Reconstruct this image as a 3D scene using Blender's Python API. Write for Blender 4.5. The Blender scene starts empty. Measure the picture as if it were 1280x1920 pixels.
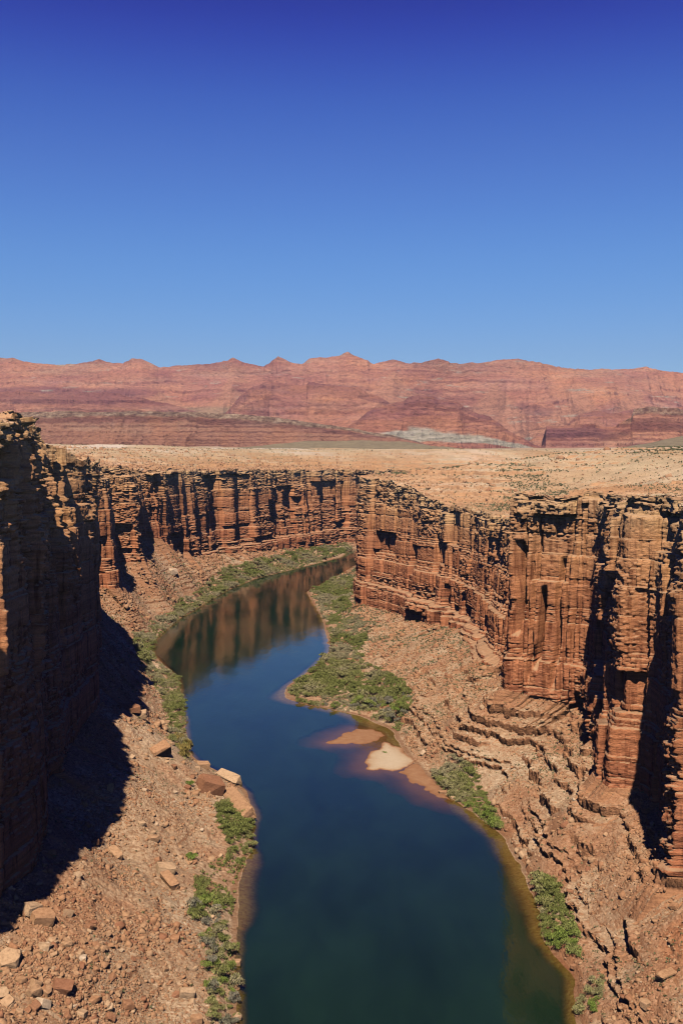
import bpy, bmesh, math, random, time
import numpy as np
from mathutils import Vector
T0 = time.time()
rng = np.random.default_rng(7)
random.seed(7)
R_ = math.radians
sc = bpy.context.scene
col = sc.collection
# ------------------------------------------------------------------ camera, light, exposure
F, YH, H = 1867.0, 845.0, 142.0
TH = math.atan((960 - YH) / F)
cd = bpy.data.cameras.new('camera'); cam = bpy.data.objects.new('camera', cd); col.objects.link(cam)
cam.location = (0, 0, H); cam.rotation_euler = (R_(90) - TH, 0, 0)
cd.sensor_fit = 'VERTICAL'; cd.sensor_height = 36.0; cd.lens = 36.0 * F / 1920; cd.clip_start = 1.0; cd.clip_end = 60000
sc.camera = cam
SUN_AZ, SUN_EL = R_(6), R_(56)          # azimuth of light TRAVEL from +y towards +x
LD = Vector((math.sin(SUN_AZ) * math.cos(SUN_EL), math.cos(SUN_AZ) * math.cos(SUN_EL), -math.sin(SUN_EL)))
sl = bpy.data.lights.new('sun', 'SUN'); so = bpy.data.objects.new('sun', sl); col.objects.link(so)
sl.energy = 5.0; sl.angle = R_(0.5); sl.color = (1.0, 0.925, 0.80)
so.rotation_euler = LD.to_track_quat('-Z', 'Y').to_euler(); so.location = (0, 0, 400)
w = bpy.data.worlds.new("World"); sc.world = w; w.use_nodes = True
nt = w.node_tree; bg = nt.nodes['Background']
sky = nt.nodes.new('ShaderNodeTexSky'); sky.sky_type = 'NISHITA'; sky.sun_disc = False
sky.sun_elevation = SUN_EL; sky.sun_rotation = math.atan2(-LD.x, -LD.y)
sky.altitude = 1500; sky.air_density = 1.0; sky.dust_density = 0.15; sky.ozone_density = 4.0
SKS = 0.06                                # polarising filter: the blue deepens with height above the horizon
tc_ = nt.nodes.new('ShaderNodeTexCoord'); sz_ = nt.nodes.new('ShaderNodeSeparateXYZ'); nt.links.new(tc_.outputs['Generated'], sz_.inputs[0])
cr_ = nt.nodes.new('ShaderNodeValToRGB'); cr_.color_ramp.interpolation = 'B_SPLINE'
st_ = [(0.0, (1.2, 1.30, 1.5)), (0.10, (1.14, 1.40, 1.72)), (0.15, (1.02, 1.44, 1.9)), (0.19, (0.98, 1.45, 2.02)), (0.23, (0.88, 1.34, 2.1)), (0.275, (0.80, 1.17, 2.1)), (0.32, (0.60, 0.96, 2.1)), (0.36, (0.44, 0.63, 1.98)), (0.40, (0.28, 0.30, 1.70)), (0.5, (0.22, 0.22, 1.1)), (1.0, (0.10, 0.11, 0.45))]
while len(cr_.color_ramp.elements) < len(st_): cr_.color_ramp.elements.new(0.5)
for e_, (p_, c_) in zip(cr_.color_ramp.elements, st_): e_.position = p_; e_.color = tuple(v_ / 2.2 for v_ in c_) + (1,)
nt.links.new(sz_.outputs[2], cr_.inputs[0])
mx_ = nt.nodes.new('ShaderNodeVectorMath'); mx_.operation = 'MULTIPLY'; nt.links.new(sky.outputs[0], mx_.inputs[0]); nt.links.new(cr_.outputs[0], mx_.inputs[1])
m2 = nt.nodes.new('ShaderNodeVectorMath'); m2.operation = 'SCALE'; m2.inputs['Scale'].default_value = 2.2; nt.links.new(mx_.outputs[0], m2.inputs[0])
nt.links.new(m2.outputs[0], bg.inputs[0]); bg.inputs[1].default_value = SKS
sc.view_settings.view_transform = 'Standard'; sc.view_settings.look = 'None'
sc.view_settings.exposure = 0.0; sc.view_settings.gamma = 1.0; sc.view_settings.use_curve_mapping = False
sc.cycles.max_bounces = 5; sc.cycles.diffuse_bounces = 0; sc.cycles.glossy_bounces = 3; sc.cycles.transparent_max_bounces = 8
sc.cycles.use_denoising = True; sc.cycles.pixel_filter_type = 'BLACKMAN_HARRIS'; sc.cycles.filter_width = 1.1

# ------------------------------------------------------------------ maths helpers
def un(px, py, z=0.0):                    # pixel of the photograph -> point on height z
    x = (px - 640) / F; y = -(py - 960) / F
    dy = math.cos(TH) + y * math.sin(TH); dz = -math.sin(TH) + y * math.cos(TH)
    t = (z - H) / dz
    return (x * t, dy * t)
def proj(X, Y, Z):
    zc = Z - H
    d = Y * math.cos(TH) - zc * math.sin(TH); u = Y * math.sin(TH) + zc * math.cos(TH)
    d = np.maximum(d, 1e-3)
    return 640 + F * X / d, 960 - F * u / d
M32 = np.uint32
def hsh(ix, iy=0, iz=0, seed=0):
    h = (np.asarray(ix).astype(np.int64).astype(M32) * M32(374761393)) + (np.asarray(iy).astype(np.int64).astype(M32) * M32(668265263)) \
        + (np.asarray(iz).astype(np.int64).astype(M32) * M32(2147483647)) + M32((seed * 1013904223 + 12345) & 0xffffffff)
    h = (h ^ (h >> M32(13))) * M32(1274126177)
    h = (h ^ (h >> M32(16))) * M32(2246822519)
    h = h ^ (h >> M32(15))
    return (h & M32(0xffffff)).astype(np.float32) / np.float32(0xffffff)
np.seterr(over='ignore')
def sm(t): return t * t * (3 - 2 * t)
def sst(a, b, x): return sm(np.clip((x - a) / (b - a), 0, 1))
def vn2(x, y, seed=0):
    xi = np.floor(x); yi = np.floor(y); fx = sm(x - xi); fy = sm(y - yi)
    a = hsh(xi, yi, 0, seed); b = hsh(xi + 1, yi, 0, seed); c = hsh(xi, yi + 1, 0, seed); d = hsh(xi + 1, yi + 1, 0, seed)
    return (a + (b - a) * fx) * (1 - fy) + (c + (d - c) * fx) * fy * 1.0 - 0.5
def vn3(x, y, z, seed=0):
    zi = np.floor(z); fz = sm(z - zi)
    xi = np.floor(x); yi = np.floor(y); fx = sm(x - xi); fy = sm(y - yi)
    r = []
    for dz in (0, 1):
        a = hsh(xi, yi, zi + dz, seed); b = hsh(xi + 1, yi, zi + dz, seed); c = hsh(xi, yi + 1, zi + dz, seed); d = hsh(xi + 1, yi + 1, zi + dz, seed)
        r.append((a + (b - a) * fx) * (1 - fy) + (c + (d - c) * fx) * fy)
    return r[0] + (r[1] - r[0]) * fz - 0.5
def fb2(x, y, o=4, seed=0, g=0.5):
    s = 0; a = 1.0
    for i in range(o):
        s = s + a * vn2(x * 2 ** i + 17.3 * i, y * 2 ** i - 9.1 * i, seed + i); a *= g
    return s
def rdg(x, y, o=4, seed=0):               # ridged 0..1
    s = 0; a = 1.0; t = 0
    for i in range(o):
        s = s + a * (1 - np.abs(vn2(x * 2 ** i + 7.7 * i, y * 2 ** i + 3.3 * i, seed + i)) * 2) ** 2; t += a; a *= 0.5
    return s / t
def gsm(v, s):                             # gaussian smoothing of a 1-D array
    n = int(3 * s) + 1; k = np.exp(-0.5 * (np.arange(-n, n + 1) / s) ** 2); k /= k.sum()
    return np.convolve(np.pad(v, n, mode='edge'), k, 'valid')

# ------------------------------------------------------------------ mesh helpers
def mesh_from(name, V, Q, mat, attrs=None, smooth=False, kind=None, label=None, parent=None):
    me = bpy.data.meshes.new(name)
    n = len(V); k = Q.shape[1]; m = len(Q)
    me.vertices.add(n); me.vertices.foreach_set('co', np.ascontiguousarray(V, dtype=np.float32).ravel())
    me.loops.add(m * k); me.loops.foreach_set('vertex_index', np.ascontiguousarray(Q, dtype=np.int32).ravel())
    me.polygons.add(m); me.polygons.foreach_set('loop_start', np.arange(0, m * k, k, dtype=np.int32))
    me.polygons.foreach_set('loop_total', np.full(m, k, dtype=np.int32))
    if smooth: me.polygons.foreach_set('use_smooth', np.ones(m, dtype=bool))
    me.update(calc_edges=True)
    for an, av in (attrs or {}).items():
        at = me.attributes.new(an, 'FLOAT', 'POINT'); at.data.foreach_set('value', np.ascontiguousarray(av, dtype=np.float32).ravel())
    me.materials.append(mat)
    o = bpy.data.objects.new(name, me); col.objects.link(o)
    if kind: o['kind'] = kind
    if label: o['label'] = label
    return o
def grid_quads(nr, nc, flip=False):
    i = np.arange(nr - 1)[:, None] * nc + np.arange(nc - 1)[None, :]
    q = np.stack([i, i + 1, i + nc + 1, i + nc], -1).reshape(-1, 4)
    return q[:, ::-1] if flip else q
def grid_obj(name, X, Y, Z, mat, attrs=None, flip=False, **kw):
    V = np.stack([X, Y, Z], -1).reshape(-1, 3)
    return mesh_from(name, V, grid_quads(X.shape[0], X.shape[1], flip), mat, {k: v.reshape(-1) for k, v in (attrs or {}).items()}, **kw)

# ------------------------------------------------------------------ materials
def nmat(name):
    m = bpy.data.materials.new(name); m.use_nodes = True
    t = m.node_tree; b = t.nodes['Principled BSDF']; b.inputs['Roughness'].default_value = 0.95
    b.inputs['Specular IOR Level'].default_value = 0.1
    return m, t, b
def nd(t, typ, **kw):
    n = t.nodes.new(typ)
    for k, v in kw.items(): setattr(n, k, v)
    return n
def mapped(t, scale):
    g = nd(t, 'ShaderNodeNewGeometry'); mp = nd(t, 'ShaderNodeMapping'); mp.inputs['Scale'].default_value = scale
    t.links.new(g.outputs['Position'], mp.inputs['Vector']); return mp.outputs[0]
def noise(t, vec, scale=1.0, detail=4, rough=0.55):
    n = nd(t, 'ShaderNodeTexNoise'); n.inputs['Scale'].default_value = scale; n.inputs['Detail'].default_value = detail
    n.inputs['Roughness'].default_value = rough; t.links.new(vec, n.inputs['Vector']); return n.outputs[0]
def ramp(t, fac, stops, interp='LINEAR'):
    r = nd(t, 'ShaderNodeValToRGB'); r.color_ramp.interpolation = interp
    el = r.color_ramp.elements
    while len(el) < len(stops): el.new(0.5)
    for e, (p, c) in zip(el, stops): e.position = p; e.color = (c + (1,)) if len(c) == 3 else c
    t.links.new(fac, r.inputs[0]); return r.outputs[0]
def mix(t, fac, a, b, typ='MIX'):
    m = nd(t, 'ShaderNodeMix', data_type='RGBA', blend_type=typ)
    for s, v in ((m.inputs[0], fac), (m.inputs[6], a), (m.inputs[7], b)):
        if isinstance(v, (int, float)): s.default_value = v
        elif isinstance(v, tuple): s.default_value = v + (1,)
        else: t.links.new(v, s)
    return m.outputs[2]
def attr(t, name):
    a = nd(t, 'ShaderNodeAttribute', attribute_name=name); return a.outputs['Fac']
def mth(t, op, a, b=0.0, c=0.0, clamp=False):
    m = nd(t, 'ShaderNodeMath', operation=op); m.use_clamp = clamp
    for s, v in zip(m.inputs, (a, b, c)):
        if isinstance(v, (int, float)): s.default_value = v
        else: t.links.new(v, s)
    return m.outputs[0]
def g1(v): return (v, v, v)
def bump(t, b, h, strength, dist):
    n = nd(t, 'ShaderNodeBump'); n.inputs['Strength'].default_value = strength; n.inputs['Distance'].default_value = dist
    t.links.new(h, n.inputs['Height']); t.links.new(n.outputs[0], b.inputs['Normal'])
def up_face(t, lo, hi):
    g = nd(t, 'ShaderNodeNewGeometry'); s = nd(t, 'ShaderNodeSeparateXYZ'); t.links.new(g.outputs['True Normal'], s.inputs[0])
    mr = nd(t, 'ShaderNodeMapRange'); mr.inputs[1].default_value = lo; mr.inputs[2].default_value = hi
    t.links.new(s.outputs[2], mr.inputs[0]); return mr.outputs[0]

def make_cliff_mat():
    m, t, b = nmat('cliff_rock')
    rel = attr(t, 'rel')
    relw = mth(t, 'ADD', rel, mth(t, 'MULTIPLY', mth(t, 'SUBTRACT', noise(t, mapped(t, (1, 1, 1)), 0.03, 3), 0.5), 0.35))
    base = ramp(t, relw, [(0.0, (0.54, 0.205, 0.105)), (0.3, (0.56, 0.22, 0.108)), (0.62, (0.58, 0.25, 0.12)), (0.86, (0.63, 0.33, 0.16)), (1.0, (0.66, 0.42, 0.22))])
    strata = noise(t, mapped(t, (0.012, 0.012, 0.55)), 1.0, 5, 0.65)
    c = mix(t, 1.0, base, ramp(t, strata, [(0.28, (0.55, 0.46, 0.42)), (0.45, (0.92, 0.88, 0.84)), (0.6, (1.1, 1.08, 1.05)), (0.75, (1.28, 1.35, 1.4))]), 'MULTIPLY')
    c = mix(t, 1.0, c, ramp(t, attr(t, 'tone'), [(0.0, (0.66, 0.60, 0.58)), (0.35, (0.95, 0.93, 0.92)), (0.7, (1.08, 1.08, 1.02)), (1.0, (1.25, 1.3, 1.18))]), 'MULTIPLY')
    streak = noise(t, mapped(t, (0.45, 0.45, 0.05)), 1.0, 4, 0.6)
    c = mix(t, 1.0, c, ramp(t, streak, [(0.36, (0.52, 0.46, 0.46)), (0.5, (1, 1, 1))]), 'MULTIPLY')
    sp = noise(t, mapped(t, (1, 1, 1.6)), 1.3, 5, 0.7)
    c = mix(t, 1.0, c, ramp(t, sp, [(0.3, g1(0.78)), (0.5, g1(1.0)), (0.72, g1(1.22))]), 'MULTIPLY')
    dust = noise(t, mapped(t, (1, 1, 1)), 0.5, 3)
    c = mix(t, mth(t, 'MULTIPLY', up_face(t, 0.45, 0.8), 0.75), c, ramp(t, dust, [(0.3, (0.45, 0.25, 0.13)), (0.7, (0.58, 0.38, 0.22))]))
    t.links.new(c, b.inputs['Base Color'])
    h = mth(t, 'ADD', noise(t, mapped(t, (0.35, 0.35, 1.6)), 1.6, 6, 0.7), mth(t, 'MULTIPLY', noise(t, mapped(t, (1, 1, 1)), 3.5, 4, 0.7), 0.5))
    bump(t, b, h, 0.8, 0.55)
    return m
def make_talus_mat():
    m, t, b = nmat('talus_soil')
    n1 = noise(t, mapped(t, (1, 1, 1)), 0.035, 4)
    base = ramp(t, n1, [(0.3, (0.42, 0.245, 0.14)), (0.5, (0.50, 0.32, 0.19)), (0.7, (0.56, 0.39, 0.245))])
    red = attr(t, 'red')
    base = mix(t, red, base, (0.41, 0.17, 0.08))
    vo = nd(t, 'ShaderNodeTexVoronoi'); vo.inputs['Scale'].default_value = 1.1; t.links.new(mapped(t, (1, 1, 1.3)), vo.inputs['Vector'])
    sv = nd(t, 'ShaderNodeSeparateColor'); t.links.new(vo.outputs['Color'], sv.inputs[0])
    c = mix(t, 1.0, base, ramp(t, sv.outputs[0], [(0.0, (0.72, 0.62, 0.56)), (0.4, g1(0.95)), (0.8, (1.06, 1.06, 1.06)), (1.0, (1.25, 1.3, 1.35))]), 'MULTIPLY')
    n2 = noise(t, mapped(t, (1, 1, 1)), 2.4, 5, 0.7)
    c = mix(t, 1.0, c, ramp(t, n2, [(0.3, g1(0.72)), (0.5, g1(1.0)), (0.7, g1(1.2))]), 'MULTIPLY')
    # steep ledges show bare rock
    rock = mix(t, 1.0, (0.45, 0.21, 0.105), ramp(t, noise(t, mapped(t, (0.1, 0.1, 1.3)), 1.0, 5, 0.65), [(0.3, g1(0.6)), (0.5, g1(1.0)), (0.7, (1.3, 1.35, 1.3))]), 'MULTIPLY')
    st = mth(t, 'SUBTRACT', 1.0, up_face(t, 0.52, 0.74))
    c = mix(t, st, c, rock)
    c = mix(t, attr(t, 'wet'), c, (0.20, 0.085, 0.04))
    c = mix(t, attr(t, 'varn'), c, mix(t, 1.0, c, (0.30, 0.28, 0.30), 'MULTIPLY'))  # darker colour along the feet of the low ledges
    t.links.new(c, b.inputs['Base Color'])
    d = mth(t, 'MULTIPLY', vo.outputs['Distance'], -0.7)
    bump(t, b, mth(t, 'ADD', d, n2), 0.7, 0.45)
    return m
def make_plateau_mat():
    m, t, b = nmat('plateau_soil')
    n1 = noise(t, mapped(t, (1, 1, 1)), 0.006, 5, 0.6)
    base = ramp(t, n1, [(0.3, (0.45, 0.28, 0.145)), (0.46, (0.52, 0.355, 0.205)), (0.58, (0.57, 0.415, 0.255)), (0.70, (0.70, 0.55, 0.41))])
    n3 = noise(t, mapped(t, (1, 1, 1)), 0.05, 5, 0.65)
    c = mix(t, 1.0, base, ramp(t, n3, [(0.35, g1(0.8)), (0.5, g1(1.0)), (0.7, g1(1.12))]), 'MULTIPLY')
    sp = noise(t, mapped(t, (1, 1, 1)), 0.9, 4, 0.7)
    c = mix(t, 1.0, c, ramp(t, sp, [(0.34, (0.55, 0.5, 0.42)), (0.45, g1(1.0)), (0.7, g1(1.15))]), 'MULTIPLY')
    grn = noise(t, mapped(t, (1, 1, 1)), 0.012, 3)
    c = mix(t, ramp(t, grn, [(0.52, g1(0.0)), (0.68, g1(0.35))]), c, (0.34, 0.27, 0.14))
    c = mix(t, attr(t, 'rimr'), c, mix(t, 1.0, c, (0.90, 0.66, 0.54), 'MULTIPLY'))
    c = mix(t, attr(t, 'pale'), c, (0.80, 0.66, 0.53))
    rock = mix(t, 1.0, (0.50, 0.26, 0.13), ramp(t, noise(t, mapped(t, (0.1, 0.1, 1.3)), 1.0, 5, 0.65), [(0.3, g1(0.6)), (0.5, g1(1.0)), (0.7, (1.3, 1.35, 1.3))]), 'MULTIPLY')
    c = mix(t, mth(t, 'MULTIPLY', mth(t, 'SUBTRACT', 1.0, up_face(t, 0.55, 0.80)), 0.85), c, rock)
    c = mix(t, attr(t, 'far'), c, mix(t, ramp(t, noise(t, mapped(t, (1, 1, 1)), 0.002, 4), [(0.4, g1(0)), (0.6, g1(1))]), (0.46, 0.30, 0.19), (0.34, 0.25, 0.15)))
    t.links.new(c, b.inputs['Base Color'])
    bump(t, b, sp, 0.6, 0.5)
    return m
MC = make_cliff_mat(); MT = make_talus_mat(); MP = make_plateau_mat()

# ------------------------------------------------------------------ strata shared by both walls
def build_strata():
    r = np.random.default_rng(21); z = -20.0; zs = [z]; prot = []; jump = []; joint = []
    while z < 190:
        if r.random() < 0.27:
            for _ in range(r.integers(2, 5)):
                z += r.uniform(0.8, 2.2); zs.append(z); prot.append(r.uniform(-1.3, 0.3)); jump.append(r.random() * 0.9); joint.append(r.uniform(2, 5))
        else:
            z += r.uniform(2.2, 13) ; zs.append(z); prot.append(r.uniform(-0.2, 0.8)); jump.append(r.random() ** 4 * 11); joint.append(r.uniform(3.5, 10))
    return np.array(zs), np.array(prot), np.array(jump), np.array(joint)
ZS, PROT, JUMP, JOINT = build_strata()
# cumulative set-back: nearly vertical inside beds, treads at their tops
czs = [ZS[0]]; cw = [0.0]
for k in range(len(PROT)):
    th = ZS[k + 1] - ZS[k]; steep = 0.06 if th > 2 else 0.16
    up = 1.0 + 3.0 * max(0, (ZS[k] - 96) / 30) ** 1.2
    czs += [ZS[k + 1] - 0.2 * min(th, 1), ZS[k + 1]]; cw += [cw[-1] + steep * th, cw[-1] + steep * th + JUMP[k] * up * 0.8]
czs = np.array(czs); cw = np.array(cw)

def dense(keys, pts, ks):
    pts = np.array(pts, float)
    return [np.interp(ks, keys, pts[:, i]) for i in range(pts.shape[1])]

def ribbon(side, WL, BL, RL, EL, notches, seed, talus_opts):
    """side=+1: wall on the left facing +x; -1: wall on the right. Lists: (key,x,y[,z])"""
    ksd = np.linspace(BL[0][0], BL[-1][0], 6000)
    def dn(L, s):
        L = np.array(L, float); return [gsm(np.interp(ksd, L[:, 0], L[:, i]), s) for i in range(1, L.shape[1])]
    bx, by, bz = dn(BL, 7); wx, wy = dn(WL, 16); rx, ry, rz = dn(RL, 7); ex, ey = dn(EL, 60)
    seg = np.hypot(np.diff(bx), np.diff(by)); A = np.concatenate([[0], np.cumsum(seg)])
    # adaptive steps
    a = [0.0]
    while a[-1] < A[-1]:
        x = np.interp(a[-1], A, bx); y = np.interp(a[-1], A, by)
        d = math.hypot(x, y); px = 640 + F * x / max(y, 5)
        st = max(0.30, d * 0.00095)
        if px < -120 or px > 1400 or y < 120: st = 1.6
        if y > 1500: st = 3.0
        a.append(a[-1] + st / QL)
    a = np.array(a); n = len(a)
    ia = lambda v: np.interp(a, A, v)
    bx, by, bz, wx, wy, rx, ry, rz, ex, ey, kk = map(ia, (bx, by, bz, wx, wy, rx, ry, rz, ex, ey, ksd))
    sxx = np.interp(a, A, gsm(np.interp(ksd, np.array(BL)[:, 0], np.array(BL)[:, 1]), 22)); syy = np.interp(a, A, gsm(np.interp(ksd, np.array(BL)[:, 0], np.array(BL)[:, 2]), 22))
    tx = np.gradient(sxx, a); ty = np.gradient(syy, a); l = np.hypot(tx, ty); tx /= l; ty /= l
    nx, ny = (ty, -tx) if side > 0 else (-ty, tx)   # into the canyon
    # make sure the normal points to the water
    s = np.sign(np.median((wx - bx) * nx + (wy - by) * ny)); nx *= s; ny *= s
    fs = 1 + 1.2 * sst(700, 1100, kk)                       # coarser jointing far up the canyon
    ajs = np.concatenate([[0], np.cumsum(np.diff(a) / fs[1:])])
    def cliff_disp(aa, z, v):
        aj = ajs[None, :] + 0 * z; FS = fs[None, :]
        calm = 1 - (0.5 * (1 - sst(600, 660, kk))[None, :] * (1 - sst(0.35, 0.5, v)) if side > 0 else 0.0)
        zz = z + 2.0 * vn2(aa / 70, z * 0 + 3.3, seed) + 0.6 * vn2(aa / 17, z / 25, seed + 1)
        k = np.clip(np.searchsorted(ZS, zz) - 1, 0, len(PROT) - 1)
        th = (ZS[k + 1] - ZS[k]); f = (zz - ZS[k]) / th
        D = 3.5 * FS * (rdg(aj / 45, zz / 500, 2, seed + 2) - 0.6) + 2.0 * FS * vn2(aj / 20, zz / 120, seed + 4)
        r = np.random.default_rng(seed + 5); J = np.cumsum(r.choice([3, 6, 10, 15, 24], 900) * r.uniform(0.7, 1.3, 900)) - 5
        ap = aj + 0.7 * vn2(aj / 6, zz / 20, seed + 6) + 1.6 * vn2(aj / 30, zz / 50, seed + 7)
        c = np.clip(np.searchsorted(J, ap) - 1, 0, 898); g = np.minimum(ap - J[c], J[c + 1] - ap)
        mega = np.floor((zz + 14 * hsh(c, 3, 1, seed)) / (14 + 16 * hsh(c, 4, 1, seed)))
        hc = hsh(c, 0, 0, seed + 8); hm = hsh(c, mega, 0, seed + 9)
        D += calm * FS * ((hc - 0.5) * 4.2 - 5.0 * np.minimum(1, 1.35 / FS) * (hm > 0.82) * (v < 0.95) + (hm - 0.5) * 1.6)
        if side > 0: D += (hc - 0.5) * 4.5 * (1 - sst(600, 660, kk))[None, :] * sst(0.35, 0.6, v)
        jw = JOINT[k]; cc = np.floor((aj + 37 * hsh(k, 1, 1, seed + 10)) / jw + 0.15 * vn2(aj / 3, k * 3.1, seed + 3)); hb = hsh(cc, k, 2, seed + 11)
        broken = calm * sst(-0.1, 0.35, fb2(aj / 35, zz / 28, 2, seed + 14) + 0.35 * sst(0.62, 0.85, v))
        D += calm * (hb - 0.5) * (0.9 + 1.9 * broken) - 2.0 * (hb > 0.92) * (0.4 + broken)
        D += PROT[k] * (0.9 * hsh(k, np.floor(aj / 30 + 0.3 * hc), 4, seed + 23) + 0.4 * broken) + 0.35 * (1 - np.abs(2 * f - 1) ** 7) * np.minimum(1, th / 2.0)
        D -= 0.5 * (np.exp(-(f * th / 0.3) ** 2)) * (0.4 + broken)
        dep = 3.6 * hsh(c, 7, 7, seed + 12) ** 1.3 * (0.3 + np.abs(vn2(aj / 9, zz / 22, seed + 13)) * 2.5)
        D -= 2.0 * dep * np.exp(-(g / (0.3 + 0.6 * hsh(c, 9, 9, seed + 24) ** 2)) ** 2)
        q1_ = aj + 0.5 * vn2(aj / 1.7, zz / 1.7, seed + 25); q2_ = zz + 0.35 * vn2(aj / 2.1, zz / 1.4, seed + 26)
        r1 = np.floor(q2_ / 0.85); D += (0.25 * calm ** 2 + 1.0 * broken) * 1.1 * (hsh(np.floor(q1_ / 1.5 + 0.6 * hsh(r1, 2, 1, seed)), r1, 5, seed + 27) - 0.5)
        r2 = np.floor(q2_ / 2.3); D += (0.15 * calm ** 2 + broken) * 1.6 * (hsh(np.floor(q1_ / 3.4 + 0.6 * hsh(r2, 3, 1, seed)), r2, 6, seed + 28) - 0.5)
        D += (0.3 + 0.7 * broken) * (0.5 * vn2(aj / 2.6, zz / 1.8, seed + 15) + 0.4 * vn2(aj / 0.9, zz / 0.7, seed + 16))
        for (k0, wd, dp, v0, v1, skew) in notches:
            a0 = np.interp(k0, kk, a)
            q = (aa - a0 + 0.12 * wd * 4 * vn2(aa * 0 + k0, zz / 13, seed + 17)) / wd     # -1..1 across
            q1 = np.where(q < 0, -q / (0.5 + skew), q / (0.5 - skew))
            prof = 1 - sst(0.55, 1.0, q1)
            vv = v + 0.06 * vn2(aa / 6, aa * 0 + k0, seed + 18)
            D -= dp * prof * sst(v0 - 0.05, v0 + 0.03, vv) * (1 - sst(v1 - 0.06, v1 + 0.04, vv))
        tone = 0.5 * hb + 0.25 * hc + 0.25 * hsh(k, 5, 5, seed + 19)
        return D, tone
    aa = a[None, :]
    # ---- cliff rows
    nz = int(370 * QV); v = np.linspace(0, 1, nz)[:, None]
    Zc = bz[None] + (rz - bz)[None] * v
    D, tone = cliff_disp(aa + 0 * v, Zc, v + 0 * aa)
    c0 = np.interp(bz, czs, cw); c1 = np.interp(rz, czs, cw)
    fr = (np.interp(Zc, czs, cw) - c0) / (c1 - c0)
    Xc = bx + (rx - bx) * fr + nx * D; Yc = by + (ry - by) * fr + ny * D
    rimj = 3.5 * fb2(aa / 14, aa * 0 + 1.5, 3, seed + 20) + 3.0 * (hsh(np.floor(aa / 9 + vn2(aa / 20, aa * 0, seed)), 2, 2, seed + 21) - 0.5)
    Zc = Zc + rimj * sst(0.86, 1.0, v)
    # ---- talus rows (heightfield from waterline to cliff base)
    nt_ = int(talus_opts.get('rows', 250) * QV); f = np.linspace(0, 1, nt_)[:, None] ** 0.95
    D0 = D[0][None]; fade = sst(0.5, 1.0, f)
    Xt = wx + (bx - wx) * f + nx * D0 * fade; Yt = wy + (by - wy) * f + ny * D0 * fade
    jit = fb2(Xt / 9, Yt / 9, 3, seed + 30); jitw = 1.6 * jit * (1 - sst(0.0, 0.25, f)); Xt += nx * jitw; Yt += ny * jitw
    win = np.sin(np.pi * np.clip(f, 0, 1)) ** 0.6
    bank = np.interp(kk, *zip(*talus_opts['bank']))      # flat bank fraction
    ff = np.clip((f - bank) / (1 - bank), 0, 1)
    zs = bz * ff ** talus_opts['pow'] + 1.2 * sst(0, 0.04 + bank * 0.5, f) * (1 - f)
    zs = zs + win * (5.0 * fb2(Xt / 38, Yt / 38, 3, seed + 31)) * sst(0, .35, ff) + 1.6 * fb2(Xt / 11, Yt / 11, 3, seed + 32) * win * sst(0, .2, ff)
    st = np.interp(kk, *zip(*talus_opts['terrace']))
    cell = hsh(np.floor(aa / 5.5 + 0.8 * vn2(Xt / 4, Yt / 4, seed + 33)), np.floor(zs / 6), 0, seed + 34)
    cell2 = hsh(np.floor(aa / 2.1 + 0.5 * vn2(Xt / 3, Yt / 3, seed + 44)), np.floor(zs / 3.3), 1, seed + 45)
    zq = zs + 0.7 * (cell - 0.5) + 0.5 * (cell2 - 0.5) + 1.2 * fb2(Xt / 5, Yt / 5, 4, seed + 35, 0.7) + 3.0 * vn2(aa / 50, f * 1.5, seed + 36)
    r = np.random.default_rng(99 + (side < 0)); TB = np.cumsum(r.uniform(1.8, 5.5, 60)) - 3.0
    kq = np.clip(np.searchsorted(TB, zq) - 1, 0, 58); fq = (zq - TB[kq]) / (TB[kq + 1] - TB[kq])
    rs = 0.55 + 0.12 * hsh(kq, 1, 0, seed + 37)
    step = TB[kq] + (TB[kq + 1] - TB[kq]) * (0.18 * fq + 0.82 * sst(rs, rs + 0.12, fq))
    loc = st * sst(-0.25, 0.15, fb2(aa / 30, kq * 3.7, 3, seed + 38) + 0.08)
    Zt = zs + (step - zq) * loc * sst(0, 0.06, ff) * (1 - sst(0.93, 1.0, f)) + 0.0
    lip = loc * sst(rs + 0.02, rs + 0.14, fq) * (1 - sst(rs + 0.2, 1.0, fq)) - 0.8 * loc * sst(rs - 0.25, rs - 0.02, fq) * (1 - sst(rs - 0.02, rs + 0.03, fq))
    lipw = 1.1 * lip * sst(0.03, 0.12, ff) * (1 - sst(0.9, 1.0, f)); Xt += nx * lipw; Yt += ny * lipw
    foot_dark_t = np.clip(loc * sst(rs - 0.3, rs - 0.02, fq) * (1 - sst(rs + 0.04, rs + 0.10, fq)) * sst(-0.2, 0.3, vn2(aa / 9, kq * 5.1, seed + 62)), 0, 1) * (1 - sst(8, 13, Zt)) * 0.9  # mask: undercut foot of ledge risers, only low above the water
    rb = talus_opts['rubble']
    hb_ = sst(-.15, .35, fb2(Xt / 30, Yt / 30, 2, seed + 40))
    Zt = Zt + rb * (0.35 + hb_) * (0.9 * np.abs(vn2(Xt / 1.7, Yt / 1.7, seed + 41)) + 0.5 * np.abs(vn2(Xt / 0.8, Yt / 0.8, seed + 42)) + 0.9 * vn2(Xt / 4.5, Yt / 4.5, seed + 43)) * sst(0.02, 0.15, f)
    b0 = Zc[0][None]; Zt = Zt * (1 - sst(0.97, 1, f)) + b0 * sst(0.97, 1, f)
    Zt[-1] = Zc[0]; Xt[-1] = Xc[0]; Yt[-1] = Yc[0]
    low = sst(0.0, 0.08, f); Zt = np.maximum(Zt, 0.05) * 1.0 * low + 0.02
    # ---- river bed rows
    nu = 26; g = np.linspace(1, 0, nu)[:, None]
    dx = wx - bx; dy = wy - by; dl = np.hypot(dx, dy); ux = dx / dl; uy = dy / dl
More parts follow.
